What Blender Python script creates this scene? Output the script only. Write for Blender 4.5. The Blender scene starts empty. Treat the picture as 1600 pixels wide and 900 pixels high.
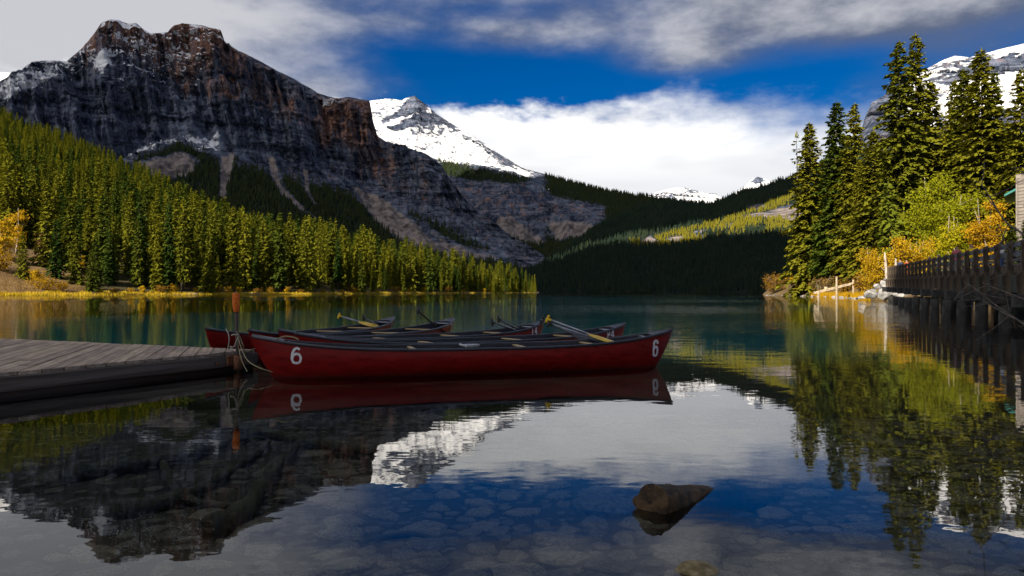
import bpy, bmesh, math, random
import numpy as np
from mathutils import Vector, Matrix

# ------------------------------------------------------------------ camera, sky, sun, exposure
sc = bpy.context.scene
F, HOR, CAMH = 1200.0, 456.0, 0.97          # focal length in photo pixels, horizon row, eye height in metres
cam_d = bpy.data.cameras.new('camera'); cam = bpy.data.objects.new('camera', cam_d)
sc.collection.objects.link(cam); sc.camera = cam
cam.location = (0, 0, CAMH); cam.rotation_euler = (math.pi/2, 0, 0)
cam_d.sensor_width = 36; cam_d.lens = 36*F/1600; cam_d.shift_y = (HOR-450)/1600
cam_d.clip_start = 0.05; cam_d.clip_end = 60000

SUN_AZ, SUN_EL = math.radians(38), math.radians(36)    # azimuth measured from straight behind the camera towards its left
SUN = Vector((-math.sin(SUN_AZ)*math.cos(SUN_EL), -math.cos(SUN_AZ)*math.cos(SUN_EL), math.sin(SUN_EL)))
sun_d = bpy.data.lights.new('sun', 'SUN'); sun_d.energy = 5.0; sun_d.angle = math.radians(0.5); sun_d.color = (1.0, 0.90, 0.74)
sun = bpy.data.objects.new('sun', sun_d); sc.collection.objects.link(sun)
sun.rotation_euler = SUN.to_track_quat('Z', 'Y').to_euler()
EXPOSURE = 1.0
sc.view_settings.view_transform = 'Standard'; sc.view_settings.look = 'None'
sc.view_settings.exposure = EXPOSURE; sc.view_settings.gamma = 1.0; sc.view_settings.use_curve_mapping = False
sc.cycles.use_adaptive_sampling = True; sc.cycles.adaptive_threshold = 0.03; sc.cycles.max_bounces = 5; sc.cycles.transparent_max_bounces = 16; sc.cycles.diffuse_bounces = 1
sc.cycles.glossy_bounces = 3; sc.cycles.caustics_reflective = False; sc.cycles.caustics_refractive = False

class NT:
    """small helper to write node trees"""
    def __init__(s, tree): s.t = tree; s.n = tree.nodes; s.l = tree.links
    def new(s, kind, **kw):
        n = s.n.new(kind)
        for k, v in kw.items(): setattr(n, k, v)
        return n
    def put(s, sock, v):
        if isinstance(v, bpy.types.NodeSocket): s.l.new(v, sock)
        elif v is not None:
            if hasattr(sock.default_value, '__len__') and not hasattr(v, '__len__'): v = (v,)*len(sock.default_value)
            if hasattr(sock.default_value, '__len__') and len(sock.default_value) == 4 and len(v) == 3: v = (*v, 1)
            sock.default_value = v
    def math(s, op, a, b=None, c=None, clamp=False):
        n = s.new('ShaderNodeMath', operation=op, use_clamp=clamp)
        for i, v in enumerate((a, b, c)): s.put(n.inputs[i], v) if v is not None else None
        return n.outputs[0]
    def mix(s, f, a, b, mode='MIX'):
        n = s.new('ShaderNodeMix', data_type='RGBA', blend_type=mode); s.put(n.inputs[0], f); s.put(n.inputs[6], a); s.put(n.inputs[7], b)
        return n.outputs[2]
    def noise(s, vec, scale, detail=4, rough=0.55, dist=0.0):
        n = s.new('ShaderNodeTexNoise'); s.put(n.inputs['Vector'], vec); s.put(n.inputs['Scale'], scale)
        n.inputs['Detail'].default_value = detail; n.inputs['Roughness'].default_value = rough; n.inputs['Distortion'].default_value = dist
        return n.outputs['Fac']
    def ramp(s, f, lo, hi, a=0.0, b=1.0, smooth=True):
        n = s.new('ShaderNodeMapRange', interpolation_type='SMOOTHSTEP' if smooth else 'LINEAR'); n.clamp = True
        s.put(n.inputs[0], f); s.put(n.inputs[1], lo); s.put(n.inputs[2], hi); s.put(n.inputs[3], a); s.put(n.inputs[4], b)
        return n.outputs[0]
    def vmul(s, v, k):
        n = s.new('ShaderNodeVectorMath', operation='MULTIPLY'); s.put(n.inputs[0], v); s.put(n.inputs[1], k); return n.outputs[0]
    def attr(s, name): return s.new('ShaderNodeAttribute', attribute_name=name).outputs['Fac']

def build_world():
    w = bpy.data.worlds.new('World'); sc.world = w; w.use_nodes = True
    t = NT(w.node_tree); t.n.clear()
    sky = t.new('ShaderNodeTexSky', sky_type='NISHITA'); sky.sun_disc = False
    sky.sun_elevation = SUN_EL; sky.sun_rotation = math.atan2(SUN.x, SUN.y)
    sky.altitude = 1300; sky.air_density = 1.0; sky.dust_density = 0.2; sky.ozone_density = 3.0
    hs = t.new('ShaderNodeHueSaturation'); t.put(hs.inputs['Color'], sky.outputs[0])
    hs.inputs['Saturation'].default_value = 1.75; hs.inputs['Value'].default_value = 0.50; hs.inputs['Hue'].default_value = 0.515
    d = t.new('ShaderNodeTexCoord').outputs['Generated']
    sp = t.new('ShaderNodeSeparateXYZ'); t.put(sp.inputs[0], d); x, y, z = sp.outputs
    az = t.math('MULTIPLY', t.math('ARCTAN2', x, y), 180/math.pi)
    el = t.math('MULTIPLY', t.math('ARCSINE', z), 180/math.pi)
    st = t.vmul(d, (1, 1, 3.2))
    n1 = t.noise(st, 2.6, 5, 0.50)           # broad cloud shapes
    n2 = t.noise(t.vmul(d, (1, 1, 2.2)), 13, 5, 0.6)    # billows
    n3 = t.noise(t.vmul(d, (1, 1, 5)), 6, 2, 0.5)
    # low bright bank all round the horizon, its top near 14 degrees
    top = t.math('ADD', 13.6, t.math('MULTIPLY', t.math('SUBTRACT', n2, 0.5), 5.0))
    top = t.math('ADD', top, t.math('MULTIPLY', t.math('SUBTRACT', n1, 0.5), 3.0))
    top = t.math('SUBTRACT', top, t.ramp(az, 8, 27, 0, 2.6))
    bank = t.ramp(t.math('SUBTRACT', top, el), t.ramp(az, 2, 22, -0.5, -2.6), t.ramp(az, 2, 22, 1.1, 3.2))
    bankc = t.mix(t.ramp(el, 4.5, 12.5), (5.2, 5.3, 5.6), (7.6, 7.6, 7.6))
    bankc = t.mix(t.ramp(n3, 0.40, 0.62, 0, 0.40), bankc, (5.0, 5.1, 5.4))
    # higher, softer cloud
    def blob(a, e, sa, se, amp):
        da = t.math('DIVIDE', t.math('SUBTRACT', az, a), sa); de = t.math('DIVIDE', t.math('SUBTRACT', el, e), se)
        q = t.math('ADD', t.math('MULTIPLY', da, da), t.math('MULTIPLY', de, de))
        return t.math('MULTIPLY', t.math('EXPONENT', t.math('MULTIPLY', q, -1)), amp)
    dens = t.math('ADD', t.ramp(el, 13.5, 24, 0.0, 0.90), t.math('MULTIPLY', t.math('SUBTRACT', n1, 0.5), 3.0))
    dens = t.math('ADD', dens, t.math('MULTIPLY', t.math('SUBTRACT', n2, 0.5), 0.35))
    for b in ((-32, 15, 16, 8.5, 0.95), (-13.5, 14.4, 5, 1.6, 0.5), (1.5, 18.6, 7, 1.6, 0.70), (13.0, 16.6, 4.2, 1.5, 0.85),
              (24, 18.3, 10, 1.4, 0.60), (-1, 15.8, 12, 1.9, -0.55), (21, 15.2, 6.5, 1.8, -0.50), (-7, 20.3, 6, 0.9, -0.35),
              (31, 13, 9, 4, 0.45), (32, 20, 10, 4, 0.5)):
        dens = t.math('ADD', dens, blob(*b))
    thin = t.ramp(dens, -0.22, 1.15)
    lit = t.math('ADD', t.math('MULTIPLY', n2, 0.75), t.math('MULTIPLY', dens, 0.35))
    lit = t.math('ADD', lit, t.ramp(az, -22, -2, 0.20, 0.0))
    lit = t.math('SUBTRACT', lit, t.ramp(az, 6, 30, 0.0, 0.30))
    thinc = t.mix(t.ramp(lit, 0.34, 0.95), (0.85, 1.02, 1.5), (4.3, 4.3, 4.5))
    c = t.mix(t.math('MULTIPLY', thin, 0.93), hs.outputs[0], thinc)
    c = t.mix(bank, c, bankc)
    bg = t.new('ShaderNodeBackground'); t.put(bg.inputs[0], c); bg.inputs[1].default_value = 0.074
    w.cycles.sampling_method = 'MANUAL'; w.cycles.sample_map_resolution = 256
    out = t.new('ShaderNodeOutputWorld'); t.l.new(bg.outputs[0], out.inputs[0])
build_world()

# ------------------------------------------------------------------ helpers
rng = np.random.default_rng(7)
R = random.Random(11)
COL = sc.collection
def P(px, py, D): return np.array(((px-800)/F*D, D, CAMH+(HOR-py)/F*D))       # a point D metres out, seen at photo pixel px, py
def PZ(px, py, z): return P(px, py, (CAMH-z)*F/(py-HOR))                       # a point at height z
def interp(pts):
    a = np.array(pts, float); return lambda x: np.interp(x, a[:, 0], a[:, 1])

_tab = rng.uniform(-1, 1, 65536)
def vnoise(p):
    i = np.floor(p).astype(np.int64); f = p-i; u = f*f*f*(f*(f*6-15)+10)
    def h(a, b, c): return _tab[((a*73856093) ^ (b*19349663) ^ (c*83492791)) & 65535]
    x, y, z = i[..., 0], i[..., 1], i[..., 2]; ux, uy, uz = u[..., 0], u[..., 1], u[..., 2]
    r = 0
    for dz in (0, 1):
        a = h(x, y, z+dz)*(1-ux)+h(x+1, y, z+dz)*ux; b = h(x, y+1, z+dz)*(1-ux)+h(x+1, y+1, z+dz)*ux
        r = r+(a*(1-uy)+b*uy)*(uz if dz else 1-uz)
    return r
def fbm(p, oct=5, gain=0.5, ridged=False):
    s = 0; a = 1.0; tot = 0; q = np.array(p, float)
    for k in range(oct):
        n = vnoise(q)
        s = s+a*((1-2*np.abs(n)) if ridged else n); tot += a; a *= gain; q = q*2.03+17.3
    return s/tot

def mesh_from(name, v, f, mat=None, smooth=False, mats=None, mi=None):
    me = bpy.data.meshes.new(name)
    v = np.asarray(v, np.float32)
    if isinstance(f, np.ndarray):
        n, k = f.shape
        me.vertices.add(len(v)); me.vertices.foreach_set('co', v.ravel())
        me.loops.add(n*k); me.loops.foreach_set('vertex_index', f.astype(np.int32).ravel())
        me.polygons.add(n); me.polygons.foreach_set('loop_start', np.arange(0, n*k, k, dtype=np.int32))
        me.update(calc_edges=True)
    else: me.from_pydata([tuple(map(float, q)) for q in v], [], [tuple(map(int, q)) for q in f])
    for m in (mats or ([mat] if mat else [])): me.materials.append(m)
    if mi is not None: me.polygons.foreach_set('material_index', np.asarray(mi, np.int32))
    if smooth: me.polygons.foreach_set('use_smooth', np.ones(len(me.polygons), bool))
    me.update()
    return me
def link(name, me, parent=None, loc=None, rot=None, scale=None):
    o = bpy.data.objects.new(name, me); COL.objects.link(o); o.parent = parent
    if loc is not None: o.location = tuple(float(c) for c in loc)
    if rot is not None: o.rotation_euler = rot
    if scale is not None: o.scale = (scale,)*3 if not hasattr(scale, '__len__') else scale
    return o
def tag(o, label=None, cat=None, group=None, kind=None):
    if label: o['label'] = label
    if cat: o['category'] = cat
    if group: o['group'] = group
    if kind: o['kind'] = kind
    return o
def thing(name, label, cat, loc=(0, 0, 0), rz=0.0, group=None):
    o = link(name, None, None, loc, (0, 0, rz)); o.empty_display_size = 0.2
    return tag(o, label, cat, group)

class MB:
    """collects boxes, bars, tubes into one mesh"""
    def __init__(s): s.v = []; s.f = []
    def add(s, v, f):
        b = len(s.v); s.v += [tuple(q) for q in v]; s.f += [tuple(i+b for i in q) for q in f]; return s
    def box(s, c, size, rz=0.0, bevel=0.0, rx=0.0, ry=0.0):
        bm = bmesh.new(); bmesh.ops.create_cube(bm, size=1.0)
        for q in bm.verts: q.co = Vector((q.co.x*size[0], q.co.y*size[1], q.co.z*size[2]))
        if bevel: bmesh.ops.bevel(bm, geom=bm.edges[:], offset=bevel, segments=1, affect='EDGES')
        m = Matrix.Translation(c) @ Matrix.Rotation(rz, 4, 'Z') @ Matrix.Rotation(ry, 4, 'Y') @ Matrix.Rotation(rx, 4, 'X')
        bm.verts.index_update()
        s.add([m @ q.co for q in bm.verts], [[q.index for q in p.verts] for p in bm.faces]); bm.free(); return s
    def tube(s, pts, rad, sides=8, cap=True):
        pts = [Vector(p) for p in pts]; n = len(pts)
        rad = [rad]*n if not hasattr(rad, '__len__') else rad
        vs, fs = [], []; up = Vector((0, 0, 1)); prev = None
        for i, p in enumerate(pts):
            d = (pts[min(i+1, n-1)]-pts[max(i-1, 0)]).normalized()
            if prev is None: a = d.cross(up if abs(d.z) < 0.9 else Vector((1, 0, 0))).normalized()
            else: a = (prev-d*prev.dot(d)).normalized()
            prev = a; b = d.cross(a)
            for k in range(sides):
                t = 2*math.pi*k/sides; vs.append(p+(a*math.cos(t)+b*math.sin(t))*rad[i])
        for i in range(n-1):
            for k in range(sides):
                k2 = (k+1) % sides; fs.append((i*sides+k, i*sides+k2, (i+1)*sides+k2, (i+1)*sides+k))
        if cap: fs.append(tuple(range(sides-1, -1, -1))); fs.append(tuple((n-1)*sides+k for k in range(sides)))
        return s.add(vs, fs)
    def prism(s, poly, z0, z1):
        n = len(poly); vs = [(x, y, z0) for x, y in poly]+[(x, y, z1) for x, y in poly]
        fs = [tuple(range(n-1, -1, -1)), tuple(range(n, 2*n))]+[(k, (k+1) % n, n+(k+1) % n, n+k) for k in range(n)]
        return s.add(vs, fs)
    def mesh(s, name, mat, smooth=False): return mesh_from(name, s.v, s.f, mat, smooth)
    def build(s, name, mat, parent=None, smooth=False, loc=None, rot=None): return link(name, s.mesh(name, mat, smooth), parent, loc, rot)
def curve_pts(pts, n):
    """Catmull-Rom through pts"""
    p = np.array(pts, float); p = np.vstack([2*p[0]-p[1], p, 2*p[-1]-p[-2]]); out = []
    m = len(p)-3
    for k in range(n+1):
        t = k/n*m; i = min(int(t), m-1); u = t-i; a, b, c, d = p[i:i+4]
        out.append(0.5*((2*b)+(-a+c)*u+(2*a-5*b+4*c-d)*u*u+(-a+3*b-3*c+d)*u**3))
    return out

# ------------------------------------------------------------------ materials
MATS = {}
def mat(name, fn):
    m = bpy.data.materials.new(name); m.use_nodes = True; t = NT(m.node_tree); t.n.clear()
    out = t.new('ShaderNodeOutputMaterial'); t.l.new(fn(t), out.inputs[0]); MATS[name] = m; return m
def bsdf(t, col, rough=0.7, bump=None, bstr=0.3, bdist=0.02, spec=0.3, metal=0.0, coat=0.0):
    b = t.new('ShaderNodeBsdfPrincipled'); t.put(b.inputs['Base Color'], col); t.put(b.inputs['Roughness'], rough)
    b.inputs['Specular IOR Level'].default_value = spec; b.inputs['Metallic'].default_value = metal; b.inputs['Coat Weight'].default_value = coat
    if bump is not None:
        n = t.new('ShaderNodeBump'); n.inputs['Strength'].default_value = bstr; n.inputs['Distance'].default_value = bdist
        t.put(n.inputs['Height'], bump); t.l.new(n.outputs[0], b.inputs['Normal'])
    return b.outputs[0]
def pos(t): return t.new('ShaderNodeNewGeometry').outputs['Position']
def objc(t): return t.new('ShaderNodeTexCoord').outputs['Object']
def orand(t): return t.new('ShaderNodeObjectInfo').outputs['Random']
def simple(name, c1, c2, scale, rough=0.7, stretch=(1, 1, 1), bstr=0.3, bdist=0.01, spec=0.3, var=0.0, lo=0.35, hi=0.65, coat=0.0, metal=0.0, det=5):
    def fn(t):
        n = t.noise(t.vmul(objc(t), stretch), scale, det, 0.6)
        c = t.mix(t.ramp(n, lo, hi), c1, c2)
        if var: c = t.mix(1.0, c, t.mix(orand(t), (1-var,)*3, (1+var,)*3), 'MULTIPLY')
        return bsdf(t, c, rough, n, bstr, bdist, spec, metal, coat)
    return mat(name, fn)
def leafmat(name, a, b, var=0.25, trans=0.3):
    def fn(t):
        r = orand(t); n = t.noise(pos(t), 0.55, 3, 0.6); n2 = t.noise(pos(t), 6.0, 2, 0.5)
        big = t.noise(pos(t), 0.02, 2, 0.5)
        c = t.mix(t.ramp(t.math('ADD', t.math('MULTIPLY', r, 0.75), t.math('MULTIPLY', t.math('ADD', n, big), 0.3)), 0.2, 0.95), a, b)
        c = t.mix(1.0, c, t.mix(n2, (1-var,)*3, (1+var,)*3), 'MULTIPLY')
        d = t.new('ShaderNodeBsdfDiffuse'); t.put(d.inputs[0], c); tr = t.new('ShaderNodeBsdfTranslucent'); t.put(tr.inputs[0], c)
        m = t.new('ShaderNodeMixShader'); m.inputs[0].default_value = trans
        t.l.new(d.outputs[0], m.inputs[1]); t.l.new(tr.outputs[0], m.inputs[2]); return m.outputs[0]
    return mat(name, fn)
leafmat('spruce_left', (0.020, 0.046, 0.009), (0.150, 0.148, 0.012), 0.45, 0.15)
leafmat('spruce_right', (0.045, 0.072, 0.009), (0.155, 0.150, 0.012), 0.4, 0.18)
leafmat('pine_light', (0.10, 0.13, 0.012), (0.16, 0.17, 0.018), 0.3, 0.3)
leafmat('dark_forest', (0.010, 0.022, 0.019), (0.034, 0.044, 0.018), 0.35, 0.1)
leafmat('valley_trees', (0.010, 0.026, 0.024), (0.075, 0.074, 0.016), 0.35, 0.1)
leafmat('sunlit_strip_leaf', (0.075, 0.088, 0.012), (0.19, 0.165, 0.018), 0.4, 0.2)  # brighter gold-green: the strip's sunlight is put into the leaf colour
leafmat('aspen_gold', (0.42, 0.25, 0.012), (0.55, 0.36, 0.02), 0.25, 0.4)
leafmat('aspen_lime', (0.22, 0.24, 0.012), (0.40, 0.36, 0.014), 0.25, 0.4)
leafmat('shrub_gold', (0.30, 0.17, 0.012), (0.46, 0.27, 0.015), 0.3, 0.35)
leafmat('shrub_rust', (0.17, 0.085, 0.014), (0.27, 0.15, 0.02), 0.3, 0.3)
leafmat('bare_twig', (0.16, 0.10, 0.03), (0.24, 0.13, 0.03), 0.25, 0.2)
leafmat('sedge', (0.42, 0.27, 0.015), (0.60, 0.42, 0.03), 0.3, 0.3)
simple('bark', (0.045, 0.035, 0.026), (0.11, 0.085, 0.065), 6, 0.9, (1, 1, 0.25), 0.5, 0.03, var=0.3)
simple('bark_pale', (0.22, 0.18, 0.14), (0.38, 0.33, 0.27), 5, 0.85, (1, 1, 0.4), 0.3, 0.02, var=0.2)
simple('boulder', (0.17, 0.165, 0.16), (0.38, 0.365, 0.35), 2.2, 0.85, (1, 1, 1), 0.6, 0.08, var=0.15)
simple('moss_rock', (0.13, 0.10, 0.04), (0.34, 0.26, 0.14), 1.3, 0.7, lo=.35, hi=.65)
simple('shore_stone', (0.24, 0.20, 0.15), (0.46, 0.40, 0.31), 4, 0.9, var=0.2)
def plank_fn(t):
    v = t.vmul(objc(t), (1.2, 26, 26)); n = t.noise(v, 1.0, 6, 0.65, 0.4); r = orand(t)
    blot = t.noise(objc(t), 1.6, 4, 0.6)
    c = t.mix(t.ramp(n, 0.3, 0.7), (0.25, 0.185, 0.135), (0.56, 0.44, 0.33))
    c = t.mix(t.ramp(blot, 0.45, 0.75, 0, 0.55), c, (0.16, 0.122, 0.095))
    c = t.mix(1.0, c, t.mix(r, (0.72, 0.72, 0.74), (1.2, 1.17, 1.12)), 'MULTIPLY')
    return bsdf(t, c, 0.85, n, 0.4, 0.004, 0.25)
mat('plank', plank_fn)
def fascia_fn(t):
    n = t.noise(t.vmul(objc(t), (0.8, 22, 22)), 1.0, 6, 0.65, 0.5); g = t.new('ShaderNodeSeparateXYZ'); t.put(g.inputs[0], pos(t))
    wet = t.ramp(t.math('ADD', g.outputs[2], t.math('MULTIPLY', n, 0.06)), 0.06, 0.15)
    c = t.mix(t.ramp(n, 0.3, 0.7), (0.075, 0.058, 0.043), (0.18, 0.145, 0.115))
    c = t.mix(wet, (0.030, 0.016, 0.010), c)                 # waterlogged, rusty brown below the splash line
    return bsdf(t, c, t.ramp(wet, 0, 1, 0.45, 0.85), n, 0.5, 0.006, 0.3)
mat('fascia', fascia_fn)
simple('rust', (0.12, 0.045, 0.02), (0.26, 0.12, 0.06), 30, 0.85, bstr=0.5, bdist=0.003)
simple('pole_steel', (0.05, 0.035, 0.03), (0.10, 0.07, 0.055), 25, 0.6, (1, 1, 0.2), metal=0.3)
simple('orange_foam', (0.55, 0.10, 0.01), (0.75, 0.19, 0.02), 30, 0.8, bstr=0.5, bdist=0.004)
simple('rope_cream', (0.22, 0.19, 0.10), (0.36, 0.32, 0.18), 60, 0.9)
simple('rope_white', (0.26, 0.24, 0.19), (0.42, 0.39, 0.32), 60, 0.9)
def hull_fn(t):
    o = objc(t); n = t.noise(t.vmul(o, (3, 1, 12)), 2.0, 5, 0.6); s = t.noise(t.vmul(o, (1.2, 30, 60)), 1.5, 4, 0.7)
    c = t.mix(t.ramp(n, 0.35, 0.7), (0.155, 0.005, 0.004), (0.235, 0.008, 0.006))
    c = t.mix(t.ramp(s, 0.66, 0.74, 0, 0.25), c, (0.40, 0.16, 0.13))                  # scuffs
    g = t.new('ShaderNodeSeparateXYZ'); t.put(g.inputs[0], o); lv = t.math('ADD', g.outputs[2], t.math('MULTIPLY', n, 0.05))
    c = t.mix(t.ramp(lv, 0.045, 0.075, 0.6, 0.0), c, (0.07, 0.02, 0.014))               # grime below the floating line
    c = t.mix(t.ramp(t.noise(t.vmul(o, (0.8, 8, 40)), 3.0, 3, 0.8), 0.62, 0.70, 0, 0.35), c, (0.30, 0.05, 0.035))
    return bsdf(t, c, t.ramp(n, 0.3, 0.7, 0.26, 0.42), n, 0.05, 0.01, 0.22)
mat('hull_red', hull_fn)
simple('hull_inner', (0.022, 0.022, 0.028), (0.045, 0.045, 0.055), 9, 0.5, (1, 4, 4), 0.2, spec=0.4)
simple('vinyl_black', (0.022, 0.023, 0.028), (0.04, 0.042, 0.05), 14, 0.38, bstr=0.05, spec=0.5)
simple('seat_web', (0.03, 0.03, 0.035), (0.06, 0.06, 0.07), 90, 0.7)
simple('ash_wood', (0.34, 0.22, 0.09), (0.50, 0.36, 0.17), 8, 0.5, (1, 20, 20), 0.1)
simple('numeral_white', (0.62, 0.60, 0.56), (0.74, 0.72, 0.69), 22, 0.6, lo=0.2, hi=0.5)
simple('alloy', (0.20, 0.21, 0.24), (0.32, 0.33, 0.37), 40, 0.35, metal=0.8, spec=0.5)
simple('plastic_yellow', (0.60, 0.36, 0.005), (0.74, 0.48, 0.01), 12, 0.45)
simple('plastic_black', (0.015, 0.015, 0.016), (0.03, 0.03, 0.032), 12, 0.45)
simple('bridge_timber', (0.040, 0.030, 0.022), (0.135, 0.10, 0.07), 5, 0.9, (1, 1, 0.3), 0.5, var=0.25)
simple('bridge_girder', (0.030, 0.038, 0.030), (0.060, 0.070, 0.054), 3, 0.8, var=0.1)
simple('bridge_rail', (0.06, 0.065, 0.075), (0.12, 0.13, 0.15), 4, 0.55, (1, 1, 1), var=0.1)
simple('concrete', (0.035, 0.034, 0.031), (0.085, 0.082, 0.074), 3, 0.9, var=0.1)
simple('sign_rust', (0.20, 0.09, 0.05), (0.30, 0.15, 0.09), 10, 0.8)
simple('grey_wood', (0.26, 0.20, 0.13), (0.46, 0.37, 0.25), 3, 0.85, (1, 1, 1), 0.4, var=0.15)
simple('wet_log', (0.026, 0.015, 0.007), (0.088, 0.050, 0.019), 14, 0.7, (1, 1, 1), 1.0, 0.03, lo=.42, hi=.62)
simple('sunk_log', (0.075, 0.064, 0.038), (0.15, 0.13, 0.08), 4, 0.9, (1, 1, 1), 0.5)
simple('dead_twig', (0.07, 0.055, 0.045), (0.16, 0.13, 0.11), 12, 0.85)
simple('chimney_stone', (0.13, 0.112, 0.098), (0.24, 0.21, 0.185), 3, 0.9, var=0.18)
simple('teal_roof', (0.015, 0.13, 0.12), (0.03, 0.19, 0.17), 2, 0.45)
simple('lodge_wood', (0.05, 0.032, 0.02), (0.10, 0.06, 0.04), 3, 0.8)
simple('window_glass', (0.02, 0.025, 0.03), (0.03, 0.035, 0.04), 3, 0.1, spec=0.6)
simple('skin', (0.36, 0.20, 0.14), (0.42, 0.25, 0.18), 10, 0.6)
for nm, c in dict(yellow=(0.80, 0.56, 0.01), white=(0.66, 0.65, 0.63), navy=(0.03, 0.045, 0.10), orange=(0.55, 0.10, 0.015), pink=(0.50, 0.12, 0.16),
                  black=(0.02, 0.02, 0.022), denim=(0.06, 0.09, 0.17), khaki=(0.26, 0.21, 0.14), hair=(0.035, 0.022, 0.015), grey=(0.22, 0.22, 0.23)).items():
    simple('cloth_'+nm, tuple(k*0.8 for k in c), c, 14, 0.9)
def bed_fn(t):
    p = pos(t); g = t.new('ShaderNodeSeparateXYZ'); t.put(g.inputs[0], p)
    n = t.noise(p, 1.3, 6, 0.6); n2 = t.noise(p, 9, 4, 0.6)
    c = t.mix(t.ramp(n, 0.35, 0.65), (0.060, 0.049, 0.034), (0.115, 0.096, 0.067))
    c = t.mix(t.ramp(n2, 0.5, 0.8, 0, 0.5), c, (0.05, 0.042, 0.028))
    deep = t.ramp(g.outputs[2], -1.0, -6.5)
    c = t.mix(deep, c, (0.004, 0.40, 0.50))                # pale blue-green glacial silt in the deep basin
    return bsdf(t, c, 0.9, n2, 0.5, 0.03, 0.1)
mat('lake_bed', bed_fn)
def bstone_fn(t):
    n = t.noise(objc(t), 7, 5, 0.6); r = orand(t)
    c = t.mix(t.ramp(n, 0.35, 0.65), (0.165, 0.14, 0.104), (0.36, 0.305, 0.23))
    c = t.mix(1.0, c, t.mix(r, (0.60, 0.60, 0.62), (1.15, 1.08, 1.0)), 'MULTIPLY')
    return bsdf(t, c, 0.85, n, 0.4, 0.01, 0.2)
mat('bed_stone', bstone_fn)
def water_fn(t):
    p = pos(t); g = t.new('ShaderNodeSeparateXYZ'); t.put(g.inputs[0], p)
    far = t.ramp(g.outputs[1], 6, 45)
    n1 = t.noise(t.vmul(p, (1.0, 1.6, 1)), 1.1, 3, 0.55)      # small ripples
    n2 = t.noise(t.vmul(p, (0.5, 1.0, 1)), 0.35, 3, 0.5)      # long undulation
    n3 = t.noise(t.vmul(p, (1.0, 1.5, 1)), 7.0, 2, 0.5)
    patch = t.ramp(t.noise(t.vmul(p, (0.35, 1, 1)), 0.035, 3, 0.5), 0.38, 0.62, 0.55, 1.25)
    amp = t.math('MULTIPLY', t.math('ADD', 0.0035, t.math('MULTIPLY', far, 0.024)), patch)
    h = t.math('ADD', t.math('MULTIPLY', n1, 1.0), t.math('MULTIPLY', n2, 1.2))
    h = t.math('ADD', h, t.math('MULTIPLY', n3, 0.10))
    h = t.math('MULTIPLY', h, amp)
    b = t.new('ShaderNodeBump'); b.inputs['Strength'].default_value = 1.0; b.inputs['Distance'].default_value = 1.0; t.put(b.inputs['Height'], h)
    fr = t.new('ShaderNodeFresnel'); fr.inputs['IOR'].default_value = 1.333; t.l.new(b.outputs[0], fr.inputs['Normal'])
    gl = t.new('ShaderNodeBsdfGlossy'); gl.inputs['Roughness'].default_value = 0.0; gl.inputs[0].default_value = (0.97, 0.98, 1, 1); t.l.new(b.outputs[0], gl.inputs['Normal'])
    tr = t.new('ShaderNodeBsdfTransparent'); tr.inputs[0].default_value = (0.80, 0.87, 0.84, 1)
    m = t.new('ShaderNodeMixShader'); t.l.new(fr.outputs[0], m.inputs[0]); t.l.new(tr.outputs[0], m.inputs[1]); t.l.new(gl.outputs[0], m.inputs[2])
    return m.outputs[0]
mat('water', water_fn)
def ground_fn(t):
    p = pos(t); n = t.noise(p, 0.09, 5, 0.6); n2 = t.noise(p, 1.2, 4, 0.6)
    meadow = t.attr('meadow')
    c = t.mix(t.ramp(n2, 0.35, 0.65), (0.035, 0.032, 0.018), (0.085, 0.070, 0.030))
    mc = t.mix(t.ramp(t.math('ADD', t.math('MULTIPLY', n, 0.6), t.math('MULTIPLY', n2, 0.4)), 0.4, 0.6), (0.12, 0.075, 0.045), (0.20, 0.135, 0.06))
    c = t.mix(meadow, c, mc)
    return bsdf(t, c, 0.95, n2, 0.6, 0.3, 0.05)
mat('shore_ground', ground_fn)
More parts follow.
